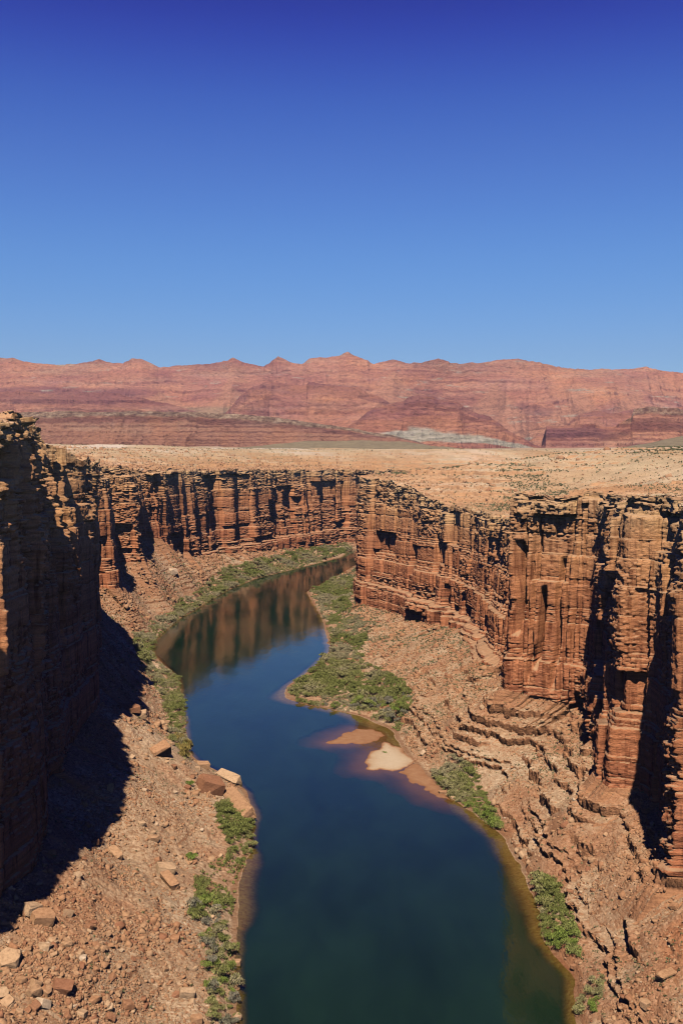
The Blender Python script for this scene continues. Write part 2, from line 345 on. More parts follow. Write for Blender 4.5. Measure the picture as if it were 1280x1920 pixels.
    ux = gsm(ux, 30); uy = gsm(uy, 30); l = np.hypot(ux, uy); ux /= l; uy /= l
    shelf = np.interp(kk, *zip(*talus_opts['shelf']))
    reach = (5 + shelf) * g ** 1.3
    Xu = Xt[0] + ux * reach; Yu = Yt[0] + uy * reach; Zu = 0.02 - 3.5 * (g ** 1.3) ** np.where(shelf > 3, 1.6, 1.0)
    # ---- plateau rows
    nn, nf = int(170 * QV), int(150 * QV)
    dfar = np.hypot(ex - rx, ey - ry)
    rr = np.concatenate([np.linspace(0, 75, nn), np.geomspace(75.5, 1.0, 1) if False else 75 * (1 + np.linspace(0, 1, nf + 1)[1:] * 0)])
    t1 = np.linspace(0, 1, nn)[:, None] ** 1.2 * 75.0
    t2 = 75.0 * (dfar[None] / 75.0) ** (np.linspace(0, 1, nf + 1)[1:, None])
    t = np.concatenate([t1 + 0 * aa, t2], 0); t[0] = 0
    vx = (ex - rx) / dfar; vy = (ey - ry) / dfar
    Df = D[-1][None] * (1 - sst(0, 30, t))
    Xp = rx + vx * t + nx * Df; Yp = ry + vy * t + ny * Df
    zr = Zc[-1][None]; zr_s = rz[None]
    Hp = talus_opts['plateau'](Xp, Yp)
    k1 = sst(0, talus_opts['rise'], t) ** 0.8
    zp = zr_s + (Hp - zr_s) * k1
    amp = sst(3, 40, t) * 1.0
    zp = zp + amp * (5.0 * fb2(Xp / 120, Yp / 120, 4, seed + 50)) * sst(0, 150, t) * (1 - 0.5 * sst(800, 3000, t)) + amp * (1.2 + 2.0 * (1 - sst(60, 260, t))) * fb2(Xp / 22, Yp / 22, 4, seed + 51)
    zq = zp + 1.0 * (hsh(np.floor(Xp / 4 + vn2(Xp / 7, Yp / 7, seed + 52)), np.floor(Yp / 4 + vn2(Yp / 7, Xp / 7, seed + 53)), 0, seed) - 0.5) + 0.8 * vn2(Xp / 3, Yp / 3, seed + 54)
    TB = np.cumsum(np.random.default_rng(3).uniform(2.5, 6, 60)) + 60
    kq = np.clip(np.searchsorted(TB, zq) - 1, 0, 58); fq = (zq - TB[kq]) / (TB[kq + 1] - TB[kq])
    step = TB[kq] + (TB[kq + 1] - TB[kq]) * (0.35 * fq + 0.65 * sst(0.55, 0.68, fq))
    loc = sst(-0.15, 0.15, fb2(Xp / 60, Yp / 60, 3, seed + 55) + 0.5 * (1 - sst(10, 90, t)) - talus_opts.get('pl', 0.0)) * (1 - sst(300, 900, t))
    zp = zp + (step - zq) * loc * sst(1, 5, t)
    zp = zp + (zr - zr_s) * (1 - sst(0, 8, t)) + sst(0, 4, t) * 0.5 * vn2(Xp / 1.3, Yp / 1.3, seed + 56) * (1 - sst(60, 200, t))
    Zp = zp; Xp[0] = Xc[-1]; Yp[0] = Yc[-1]; Zp[0] = Zc[-1]
    fl = side < 0
    fl = not fl if talus_opts.get('flip') else fl
    rel = 0 * Zc + v
    one = np.ones((1, n))
    redt = sst(0.05, 0.4, fb2(Xt / 22, Yt / 22, 3, seed + 60) + 0.4 * sst(0.75, 1.0, f) - 0.1) * 0.6
    if 'redfn' in talus_opts: redt = np.clip(redt + talus_opts['redfn'](Xt, Yt, Zt, f), 0, 1)
    wet = 1 - sst(0.02, 0.5, Zt)
    varn = foot_dark_t
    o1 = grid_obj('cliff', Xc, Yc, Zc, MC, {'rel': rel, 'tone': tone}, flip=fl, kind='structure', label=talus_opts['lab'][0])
    XX = np.concatenate([Xu[:-1], Xt]); YY = np.concatenate([Yu[:-1], Yt]); ZZ = np.concatenate([Zu[:-1], Zt])
    pu = np.zeros_like(Xu[:-1])
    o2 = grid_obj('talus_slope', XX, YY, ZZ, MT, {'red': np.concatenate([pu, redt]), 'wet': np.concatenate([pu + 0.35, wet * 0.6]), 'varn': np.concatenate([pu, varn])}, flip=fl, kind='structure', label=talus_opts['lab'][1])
    pale = sst(0.12, 0.45, fb2(Xp / 90, Yp / 160, 4, seed + 61)) * sst(120, 400, t) * 0.6
    far = sst(900, 1900, t)
    if 'farfn' in talus_opts: far, pale = talus_opts['farfn'](Xp, Yp, t, far, pale)
    rimr = (1 - sst(30, talus_opts.get('rimw', 170), t)) * sst(-0.5, 0.3, fb2(Xp / 40, Yp / 40, 4, seed + 63)) * 0.75
    o3 = grid_obj('plateau', Xp, Yp, Zp, MP, {'pale': pale, 'far': far, 'rimr': rimr}, flip=fl, kind='structure', label=talus_opts['lab'][2])
    print('ribbon', n, 'cols', len(v) + nt_ + nn + nf, 'rows', round(time.time() - T0, 1))
    return dict(bed=(Xu, Yu, Zu), talus=(Xt, Yt, Zt, f + 0 * Xt), plateau=(Xp, Yp, Zp, t), cliff=(Xc, Yc, Zc), a=a, kk=kk)

QL, QV = 1.0, 1.0
# ---- left wall: key, x, y, (z)
LW = [(0, -24, 40), (150, -24, 150), (240, -26, 239), (290, -31, 289), (318, -35, 318), (344, -32, 344), (384, -34, 384), (417, -42, 417), (454, -70, 454), (540, -87, 540), (617, -102, 617), (692, -133, 692), (741, -140, 741), (823, -138, 823), (1015, -115, 1015), (1100, -95, 1100), (1174, -63, 1174), (1322, 0, 1322), (1430, 15, 1430), (1500, 70, 1478), (1600, 180, 1500), (2000, 600, 1600), (2500, 1100, 1700)]
def teeth(A_, B_, n, fr, back=0.0):       # stepped plan line: a return wall, then a face turned to the south
    out = []
    for q in range(n):
        t0, t1 = q / n, (q + 1) / n; k0 = A_[0] + (B_[0] - A_[0]) * t0; k1 = A_[0] + (B_[0] - A_[0]) * t1
        p0 = [A_[i] + (B_[i] - A_[i]) * t0 for i in range(1, 4)]; p1 = [A_[i] + (B_[i] - A_[i]) * t1 for i in range(1, 4)]
        v = fr * (0.7 + 0.6 * ((q * 37 % 10) / 10)); km = k0 + (k1 - k0) * 0.62
        out.append((k0, *p0)); out.append((km, p0[0] - back, p0[1] + (p1[1] - p0[1]) * v, p1[2]))
    return out
LB = [(0, -92, 40, 38), (140, -88, 142, 38), (200, -86, 200, 34), (235, -84, 232, 32), (262, -83, 262, 30), (285, -88, 288, 31), (310, -94, 312, 32), (340, -96, 336, 33), (420, -101, 406, 36), (460, -111, 450, 37), (500, -123, 498, 38), (560, -138, 560, 39), (600, -146, 600, 38), (625, -151, 618, 38), (660, -160, 650, 38), (680, -190, 680, 42), (740, -196, 745, 40), (765, -172, 758, 36), (790, -180, 800, 36), (830, -196, 850, 46), (850, -172, 862, 46), (880, -178, 900, 54), (930, -186, 938, 60)] \
   + teeth((960, -172, 952, 58), (1060, -150, 1060, 30), 2, 0.7, 1) + teeth((1060, -150, 1060, 30), (1300, -62, 1300, 14), 5, 0.62, 1) + teeth((1300, -62, 1300, 12), (1460, 18, 1455, 8), 4, 0.6, 1) + [(1460, 18, 1455, 8), (1540, 100, 1530, 6), (1700, 260, 1590, 6), (2100, 650, 1700, 6), (2500, 1100, 1800, 6)]
LR = [(0, -98, 40, 144), (140, -93, 142, 146), (200, -89, 203, 148), (235, -88, 235, 149), (262, -87, 262, 150), (285, -91, 289, 151), (310, -97, 313, 152), (326, -113, 332, 151), (346, -100, 342, 149), (372, -117, 366, 146), (395, -104, 378, 144), (405, -114, 396, 141), (425, -104, 408, 138), (460, -113, 452, 137), (500, -126, 500, 137), (560, -141, 562, 137), (600, -153, 602, 138), (625, -157, 620, 135), (660, -168, 653, 134), (680, -204, 680, 134), (740, -212, 745, 132), (765, -192, 764, 129), (790, -196, 806, 129), (830, -212, 855, 128), (850, -186, 868, 127), (880, -192, 905, 125), (930, -202, 943, 124)] \
   + teeth((960, -186, 960, 123), (1060, -166, 1072, 121), 2, 0.7, 1) + teeth((1060, -166, 1072, 121), (1300, -72, 1318, 117), 5, 0.62, 1) + teeth((1300, -72, 1318, 117), (1460, 14, 1468, 113), 4, 0.6, 1) + [(1460, 14, 1468, 113), (1540, 90, 1555, 112), (1700, 260, 1625, 112), (2100, 650, 1735, 116), (2500, 1100, 1835, 120)]
LE = [(0, -3500, -200), (250, -3500, 300), (500, -3500, 1500), (700, -3600, 3000), (900, -3400, 6500), (1060, -2700, 7500), (1320, -1000, 7600), (1460, 300, 7600), (1700, 1500, 7600), (2100, 3000, 7400), (2500, 5000, 6500)]
RW = [(0, 60, 40), (150, 58, 150), (240, 58, 239), (261, 64, 261), (279, 58, 279), (306, 62, 306), (335, 61, 335), (363, 60, 363), (398, 46, 398), (410, 40, 410), (471, 29, 471), (498, 27, 498), (529, 11, 527), (564, -31, 560), (589, -34, 589), (633, -21, 633), (701, -8, 701), (836, -16, 836), (950, -35, 995), (1050, -4, 1124), (1130, 17, 1229), (1250, 70, 1330), (1400, 180, 1390), (1700, 480, 1450), (2200, 1100, 1560)]
RB = [(0, 98, 40, 26), (150, 97, 150, 26), (235, 92, 240, 27), (262, 88, 262, 28), (285, 97, 296, 30), (305, 98, 318, 31), (325, 85, 324, 30), (345, 89, 350, 31), (385, 102, 398, 34), (410, 101, 418, 33), (430, 86, 428, 34), (450, 70, 436, 36), (470, 73, 452, 34), (485, 84, 478, 34), (500, 89, 498, 34), (515, 92, 508, 33), (530, 84, 514, 30), (550, 76, 522, 28), (575, 74, 550, 26), (620, 78, 612, 26), (660, 74, 655, 24), (707, 66, 690, 20), (740, 62, 725, 16), (770, 48, 748, 14), (800, 46, 790, 12), (850, 18, 832, 12), (892, 12, 852, 10), (950, 18, 930, 6), (1050, 38, 1070, 5), (1150, 75, 1180, 5), (1250, 130, 1265, 5), (1400, 220, 1320, 5), (1700, 500, 1370, 6), (2200, 1100, 1470, 6)]
RR = [(0, 116, 40, 134), (150, 114, 150, 132), (235, 104, 244, 129), (262, 93, 270, 127), (285, 106, 304, 127), (305, 109, 328, 127), (325, 96, 334, 126), (345, 100, 360, 125), (385, 113, 408, 124), (410, 112, 426, 123), (430, 96, 436, 122), (450, 78, 443, 122), (470, 80, 458, 121), (485, 91, 480, 120), (500, 99, 506, 116), (515, 102, 524, 110), (530, 101, 545, 105), (550, 100, 568, 103), (575, 99, 590, 102), (620, 96, 640, 101), (660, 94, 690, 100), (707, 84, 716, 101), (740, 78, 752, 103), (770, 64, 780, 108), (800, 56, 815, 113), (850, 30, 855, 118), (892, 17, 872, 119), (950, 24, 945, 118), (1050, 46, 1060, 116), (1150, 85, 1160, 116), (1250, 140, 1240, 118), (1400, 230, 1295, 120), (1700, 505, 1340, 122), (2200, 1100, 1440, 124)]
RE = [(0, 2500, -600), (150, 2500, -200), (330, 2500, 300), (520, 2500, 650), (790, 2500, 1000), (892, 2500, 1180), (1150, 2500, 1300), (1700, 2520, 1420), (2200, 2500, 1530)]
def left_plateau(X, Y):
    return 139 + np.clip((np.hypot(X, Y) - 900) * 0.0035, 0, 14) + 5.5 * fb2(X / 260, Y / 260, 3, 401) + 7 * fb2(X / 500, Y / 900, 3, 403) * sst(1100, 1700, np.hypot(X, Y)) + np.clip(-(X + 160) * 0.02, 0, 8)
def right_plateau(X, Y):
    return 133 + np.clip((Y - 150) * 0.008, 0, 9) + np.clip((X - 120) * 0.014, 0, 12) + 2.5 * fb2(X / 200, Y / 200, 3, 402)
def right_red(X, Y, Z, f):
    return sst(0.1, 0.35, vn2(X / 15, Y / 30, 77) + 0.0) * 0.4
# notches: key, half-ish width, depth, v from, v to, skew
LNOT = [(324, 6, 12, 0.45, 1.3, -0.1), (300, 3.5, 5, 0.5, 1.3, 0), (352, 5, 6, 0.3, 1.3, 0), (388, 8, 10, 0.5, 1.3, -0.1), (440, 10, 8, 0.3, 1.3, -0.1), (530, 8, 9, 0.2, 1.3, -0.1), (615, 5, 5, 0.3, 0.8, 0), (1180, 6, 8, 0.0, 0.7, 0), (1340, 5, 7, 0.1, 0.8, 0)]
RNOT = [(276, 7, 6, -0.1, 0.72, -0.1), (354, 12, 8, -0.1, 0.80, -0.15), (365, 7, 6, 0.4, 1.1, 0), (437, 2.2, 3.5, 0.1, 0.95, 0), (424, 3, 5, 0.1, 0.72, -0.1), (443, 1.5, 3, 0.2, 0.9, 0),
        (446, 5, 20, 0.30, 0.72, 0.1), (433, 3.5, 12, 0.2, 0.55, 0), (487, 12, 12, 0.05, 0.80, -0.1), (455, 4, 6, 0.3, 0.72, 0), (600, 6, 6, 0.4, 0.75, 0), (640, 6, 8, 0.15, 0.8, 0), (715, 7, 9, 0.0, 0.6, -0.1), (780, 6, 7, 0.2, 0.7, 0), (835, 4, 6, 0.3, 0.9, 0)]
LOPT = dict(bank=[(0, .04), (400, .05), (460, .12), (600, .2), (700, .22), (1000, .25), (1200, .3), (1500, .1)], terrace=[(0, .1), (500, .1), (900, .25), (2500, .3)], pow=1.12,
            rubble=1.0, shelf=[(0, 1), (285, 1), (300, 7), (335, 7), (350, 1), (3000, 1)], plateau=left_plateau, rise=330, pl=-0.35, rimw=380, rows=250,
            lab=('sheer red sandstone cliff on the left and far side of the river bend', 'rubble strewn talus slope below the left cliff', 'pale desert plateau above the left and far cliffs'))
ROPT = dict(bank=[(0, .02), (380, .04), (400, .25), (480, .05), (520, .1), (560, .5), (640, .42), (720, .3), (900, .45), (1100, .3)], terrace=[(0, 1), (500, 1), (560, .5), (620, .15), (1000, .2), (2500, .3)], pow=1.0,
            rubble=1.0, shelf=[(0, 1), (280, 3), (300, 7), (360, 9), (420, 10), (470, 14), (520, 22), (560, 22), (590, 4), (2300, 2)], plateau=right_plateau, rise=260, rows=270, redfn=right_red, flip=False,
            lab=('tall jointed red sandstone cliff on the right side of the river', 'ledged stony slope between the right cliff and the river', 'sandy desert plateau above the right cliff'))
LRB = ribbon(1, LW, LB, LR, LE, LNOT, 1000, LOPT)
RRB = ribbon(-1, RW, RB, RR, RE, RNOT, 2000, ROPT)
# ------------------------------------------------------------------ sand bars, river
def sdf_poly(X, Y, P):                     # signed distance, + inside
    P = np.array(P); d = np.full(X.shape, 1e9); ins = np.zeros(X.shape, bool)
    for i in range(len(P)):
        a = P[i]; b = P[(i + 1) % len(P)]; e = b - a
        wx_ = X - a[0]; wy_ = Y - a[1]
        t = np.clip((wx_ * e[0] + wy_ * e[1]) / (e @ e), 0, 1)
        d = np.minimum(d, np.hypot(wx_ - e[0] * t, wy_ - e[1] * t))
        c = (a[1] <= Y) != (b[1] <= Y)
        with np.errstate(divide='ignore', invalid='ignore'):
            xi = a[0] + (Y - a[1]) / (b[1] - a[1] + 1e-12) * e[0]
        ins ^= c & (X < xi)
    return np.where(ins, d, -d)
def make_sand_mat():
    m, t, b = nmat('river_sand')
    z = nd(t, 'ShaderNodeSeparateXYZ'); g = nd(t, 'ShaderNodeNewGeometry'); t.links.new(g.outputs['Position'], z.inputs[0])
    zz = mth(t, 'ADD', z.outputs[2], mth(t, 'MULTIPLY', mth(t, 'SUBTRACT', noise(t, mapped(t, (1, 1, 1)), 0.3, 3), 0.5), 0.12))
    mr = nd(t, 'ShaderNodeMapRange'); mr.inputs[1].default_value = 0.0; mr.inputs[2].default_value = 0.4; t.links.new(zz, mr.inputs[0])
    c = ramp(t, mr.outputs[0], [(0.0, (0.30, 0.13, 0.06)), (0.25, (0.42, 0.22, 0.115)), (0.45, (0.52, 0.35, 0.215)), (1.0, (0.60, 0.445, 0.30))])
    c = mix(t, 1.0, c, ramp(t, noise(t, mapped(t, (1, 1, 1)), 1.5, 5, 0.7), [(0.3, g1(0.85)), (0.7, g1(1.1))]), 'MULTIPLY')
    t.links.new(c, b.inputs['Base Color']); return m
MS = make_sand_mat()
bars = [([(683, 1440), (692, 1418), (706, 1403), (722, 1391), (738, 1396), (752, 1406), (775, 1426), (768, 1437), (735, 1446), (705, 1445)], 0.42, 'pale dry sandbar with a tuft of grass near the right bank', 0.075),
        ([(612, 1390), (640, 1378), (668, 1366), (700, 1368), (722, 1380), (704, 1390), (660, 1396)], 0.06, 'wet brown sandbar just breaking the water beyond the pale one', 0.03),
        ([(752, 1448), (775, 1432), (800, 1445), (826, 1478), (846, 1500), (820, 1494), (785, 1474)], 0.07, 'wet brown sandbar between the pale bar and the right bank', 0.03)]
barmesh = []
for P, top, lab, slope in bars:
    W = [un(*p) for p in P]; xs = [p[0] for p in W]; ys = [p[1] for p in W]
    gx, gy = np.meshgrid(np.arange(min(xs) - 20, max(xs) + 20, 0.5), np.arange(min(ys) - 24, max(ys) + 24, 0.5))
    wxx = gx + 3.0 * fb2(gx / 6, gy / 9, 4, 71); wyy = gy + 6.0 * fb2(gx / 6, gy / 9, 4, 72)
    s = sdf_poly(wxx, wyy, W)
    z = np.where(s > 0, top * (1 - np.exp(-s * slope / top * 1.5)), -1.6 * (1 - np.exp(s / 13.0))) + 0.03 * vn2(gx / 2, gy / 2, 73)
    z = np.where(s < -14, z - 3 * sst(14, 19, -s), z)
    grid_obj('sandbar', gx, gy, z, MS, kind='structure', label=lab, smooth=True)
    barmesh.append((gx, gy, z))

# river surface: a sheet with depth sampled from the bed below it
gxs = np.concatenate([np.arange(-230, 260, 1.4), np.arange(262, 1300, 20)]); gys = np.concatenate([np.arange(-200, 200, 10), np.arange(200, 1200, 1.6), np.arange(1200, 1900, 4)])
GX, GY = np.meshgrid(gxs, gys)
bedg = np.full(GX.shape, -4.0)
def splat(x, y, z):
    ix = np.clip(np.searchsorted(gxs, x - 0.7), 0, len(gxs) - 1); iy = np.clip(np.searchsorted(gys, y - 0.8), 0, len(gys) - 1)
    np.maximum.at(bedg, (iy.ravel(), ix.ravel()), z.ravel())
for rb in (LRB, RRB):
    splat(*rb['bed']); splat(*[v[:40] for v in rb['talus'][:3]])
for b_ in barmesh: splat(*b_)
for _ in range(2):
    p = np.pad(bedg, 1, mode='edge'); bedg = (p[1:-1, 1:-1] * 2 + p[:-2, 1:-1] + p[2:, 1:-1] + p[1:-1, :-2] + p[1:-1, 2:]) / 6
dep = np.clip(-bedg, 0, 4)
def make_water_mat():
    m = bpy.data.materials.new('river_water'); m.use_nodes = True; t = m.node_tree; t.nodes.clear()
    out = nd(t, 'ShaderNodeOutputMaterial')
    dn = noise(t, mapped(t, (1, 0.4, 1)), 0.035, 6, 0.65)
    body = nd(t, 'ShaderNodeBsdfDiffuse'); t.links.new(ramp(t, dn, [(0.35, (0.006, 0.017, 0.009)), (0.65, (0.011, 0.030, 0.015))]), body.inputs[0])
    tr = nd(t, 'ShaderNodeBsdfTransparent'); tr.inputs[0].default_value = (0.66, 0.66, 0.42, 1)
    dp = mth(t, 'ADD', attr(t, 'depth'), mth(t, 'MULTIPLY', mth(t, 'SUBTRACT', noise(t, mapped(t, (1, 1, 1)), 0.15, 4), 0.5), 0.3))
    mr = nd(t, 'ShaderNodeMapRange', interpolation_type='SMOOTHSTEP'); mr.inputs[1].default_value = -0.05; mr.inputs[2].default_value = 1.7; t.links.new(dp, mr.inputs[0])
    mb = nd(t, 'ShaderNodeMixShader'); t.links.new(mr.outputs[0], mb.inputs[0]); t.links.new(tr.outputs[0], mb.inputs[1]); t.links.new(body.outputs[0], mb.inputs[2])
    gl = nd(t, 'ShaderNodeBsdfGlossy'); t.links.new(ramp(t, noise(t, mapped(t, (1, 0.35, 1)), 0.03, 4, 0.6), [(0.35, g1(0.015)), (0.65, g1(0.07))]), gl.inputs['Roughness']); gl.inputs[0].default_value = (1, 1, 1, 1)
    fr = nd(t, 'ShaderNodeFresnel'); fr.inputs[0].default_value = 1.39
    ms = nd(t, 'ShaderNodeMixShader'); t.links.new(fr.outputs[0], ms.inputs[0]); t.links.new(mb.outputs[0], ms.inputs[1]); t.links.new(gl.outputs[0], ms.inputs[2])
    n1 = noise(t, mapped(t, (1, 0.7, 1)), 0.8, 3); n2 = noise(t, mapped(t, (1, 0.45, 1)), 0.09, 3)
    bp = nd(t, 'ShaderNodeBump'); bp.inputs['Strength'].default_value = 0.55; bp.inputs['Distance'].default_value = 0.04
    n3_ = noise(t, mapped(t, (1, 0.22, 1)), 0.28, 5, 0.6); pt_ = ramp(t, noise(t, mapped(t, (1, 0.5, 1)), 0.02, 3), [(0.42, g1(0.0)), (0.62, g1(1.0))])
    t.links.new(mth(t, 'ADD', mth(t, 'ADD', n1, mth(t, 'MULTIPLY', n2, 3.0)), mth(t, 'MULTIPLY', mth(t, 'MULTIPLY', n3_, pt_), 4.0)), bp.inputs['Height'])
    t.links.new(bp.outputs[0], gl.inputs['Normal']); t.links.new(bp.outputs[0], fr.inputs['Normal'])
    t.links.new(ms.outputs[0], out.inputs[0]); return m
grid_obj('river', GX, GY, GX * 0, make_water_mat(), {'depth': dep}, kind='structure', label='calm blue green river winding through the canyon')
bx_ = np.array([[-400, 1500], [-400, 1500]]); by_ = np.array([[-300, -300], [1950, 1950]])
grid_obj('river_bed', bx_, by_, bx_ * 0 - 5.0, MS, kind='structure', label='sandy bed under the river')

# ------------------------------------------------------------------ far mesas and mountains
def make_far_mat(name, kind):
    m, t, b = nmat(name)
    sc_ = {'mountain': 1.0, 'mesa': 0.6}[kind]
    band = noise(t, mapped(t, (0.0012 / sc_, 0.0012 / sc_, 0.012 / sc_)), 1.0, 7, 0.68)
    if kind == 'mountain':
        c = ramp(t, band, [(0.3, (0.42, 0.165, 0.12)), (0.45, (0.53, 0.225, 0.14)), (0.55, (0.60, 0.275, 0.165)), (0.7, (0.65, 0.35, 0.225))])
        blot = noise(t, mapped(t, (1, 1, 1.5)), 0.0016, 5, 0.6)
        c = mix(t, 1.0, c, ramp(t, blot, [(0.35, (0.8, 0.75, 0.9)), (0.5, g1(1.0)), (0.65, (1.15, 1.1, 0.95))]), 'MULTIPLY')
    else:
        c = ramp(t, band, [(0.3, (0.34, 0.165, 0.11)), (0.5, (0.42, 0.20, 0.125)), (0.7, (0.47, 0.28, 0.18))])
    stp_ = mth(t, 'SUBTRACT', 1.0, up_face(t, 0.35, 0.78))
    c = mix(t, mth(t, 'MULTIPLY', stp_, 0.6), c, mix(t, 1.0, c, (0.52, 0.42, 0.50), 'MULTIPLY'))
    c = mix(t, attr(t, 'purple'), c, mix(t, 0.3, (0.19, 0.075, 0.085), c))
    c = mix(t, attr(t, 'orange'), c, (0.66, 0.27, 0.11))
    c = mix(t, attr(t, 'fan'), c, (0.56, 0.265, 0.155))
    c = mix(t, attr(t, 'grey'), c, ramp(t, noise(t, mapped(t, (1, 1, 6)), 0.012, 4), [(0.35, (0.40, 0.38, 0.27)), (0.6, (0.62, 0.56, 0.43))]))
    c = mix(t, attr(t, 'rock'), c, ramp(t, noise(t, mapped(t, (1, 1, 0.9)), 0.035, 6, 0.75), [(0.38, (0.10, 0.06, 0.045)), (0.5, (0.27, 0.17, 0.11)), (0.62, (0.52, 0.38, 0.25))]))  # vertical joint shading of the cliff rim is put into these dark and light stops
    fine = noise(t, mapped(t, (1, 1, 2.2)), 0.03 / sc_, 7, 0.78)
    c = mix(t, 1.0, c, ramp(t, fine, [(0.3, g1(0.45)), (0.46, g1(0.95)), (0.7, g1(1.35))]), 'MULTIPLY')
    spk = noise(t, mapped(t, (1, 1, 2.6)), 0.045 / sc_, 5, 0.8)
    c = mix(t, ramp(t, spk, [(0.36, g1(0.65)), (0.45, g1(0.0))]), c, mix(t, 1.0, c, (0.45, 0.36, 0.42), 'MULTIPLY'))
    c = mix(t, attr(t, 'olive'), c, ramp(t, fine, [(0.4, (0.33, 0.25, 0.15)), (0.6, (0.42, 0.32, 0.19))]))
    t.links.new(c, b.inputs['Base Color'])
    bump(t, b, fine, 1.0, 22.0 * sc_)
    return m
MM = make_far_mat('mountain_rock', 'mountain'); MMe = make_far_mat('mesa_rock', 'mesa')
def pyz(py, d): return H + (YH - py) / F * d
def far_ridge(name, trace, df, dt, zb, mat, label, nu, nv, seed, prof, attrs_fn, gul=1.0, beds=(18, 70), bk=0.8, big=0.0, rough=0.35, back=None, ext=(-1500, 2800), ledge=1.0):
    tr = np.array(trace, float)
    px = np.linspace(ext[0], ext[1], nu); py = np.interp(px, tr[:, 0], tr[:, 1])
    w_ = sst(0, 60, np.maximum(tr[0, 0] - px, px - tr[-1, 0])); py = py + w_ * 9 * fb2(px / 160, px * 0, 4, seed)
    py = py + rough * (5.0 * fb2(px / 42, px * 0 + 7, 4, seed + 20, 0.6) + 1.2 * (hsh(np.floor(px / 5), 1, 1, seed) - 0.5))
    tt = np.linspace(0, 1, nv)[:, None]
    P, T = np.meshgrid(px, tt[:, 0])
    warp = 0.06 * fb2(P / 90, T * 2, 3, seed + 1)
    d = df + (dt - df) * T * (1 + 0.0 * P)
    X = (P - 640) / F * d
    front = (dt - df) * 0.9 * fb2(X / (dt * 0.10), X * 0 + 2, 3, seed + 2) * (1 - T)     # scalloped foot
    top = pyz(py, dt)[None, :]
    h = np.clip(top - zb, 0.5, None)
    pz = np.interp(T, [p[0] for p in prof], [p[1] for p in prof])
    g1_ = rdg(X / (h * 1.1 + 60) + 0.8 * warp * 10, T * 1.6 + 0.3 * fb2(X / 400, T * 3, 2, seed), 4, seed + 3)
    g2_ = rdg(X / (h * 0.33 + 20) + warp * 12, T * 3.0, 3, seed + 5)
    mid = np.sin(np.pi * np.clip(T, 0, 1) ** 0.8) ** 0.8
    Z = zb + h * pz - gul * h * mid * (0.30 * (1 - g1_) + 0.14 * (1 - g2_)) + gul * h * mid * 0.10 * fb2(X / (h * 0.9), T * 4, 4, seed + 6)
    rgb_ = np.random.default_rng(seed); TBm = np.cumsum(rgb_.uniform(beds[0], beds[1], 120)) + zb - 60
    Zq = Z + h * 0.03 * fb2(X / (h * 0.25), T * 9, 4, seed + 9, 0.65)
    kq = np.clip(np.searchsorted(TBm, Zq) - 1, 0, 118); fq = (Zq - TBm[kq]) / (TBm[kq + 1] - TBm[kq])
    stp = TBm[kq] + (TBm[kq + 1] - TBm[kq]) * (0.3 * fq + 0.7 * sst(0.6, 0.74, fq))
    lm = bk * ledge * sst(0.03, 0.15, T) * (1 - sst(0.96, 1.0, T)) * sst(-0.35, 0.1, fb2(X / (h * 1.2), kq * 1.7, 3, seed + 8) + 0.1)
    Z = Z + (stp - Zq) * lm + h * 0.012 * fb2(X / (h * 0.06), T * 30, 3, seed + 10)
    Z = Z - (1 - T) ** 6 * 30 - big * h * mid * np.clip(0.45 * fb2(X / (h * 1.6), T * 1.2, 3, seed + 12) + 0.12, -0.1, 0.5)
    Y = np.sqrt(np.maximum(d * d - 0 * X * X, 1)) + front
    # plateau top behind the crest
    nb_ = 30; tb = np.linspace(0, 1, nb_ + 1)[1:, None]; dd = (back or dt * 0.25)
    Yb = Y[-1][None] + dd * tb; Xb = X[-1][None] * (1 + 0.15 * tb); Zb = Z[-1][None] - (h * 0.4) * tb + 0 * Yb
    XX = np.concatenate([X, Xb]); YY = np.concatenate([Y, Yb]); ZZ = np.concatenate([Z, Zb])
    pxx, pyy = proj(XX, YY, ZZ)
    rel = (ZZ - zb) / np.concatenate([h + 0 * Z, h + 0 * Zb])
    A = {k: np.zeros_like(XX) for k in ('purple', 'orange', 'grey', 'rock', 'olive', 'fan')}
    attrs_fn(A, XX, YY, ZZ, pxx, pyy, rel)
    grid_obj(name, XX, YY, ZZ, mat, A, kind='structure', label=label)
    return XX, YY, ZZ
def gb(px, py, cx, cy, rx, ry): return np.exp(-(((px - cx) / rx) ** 2 + ((py - cy) / ry) ** 2))
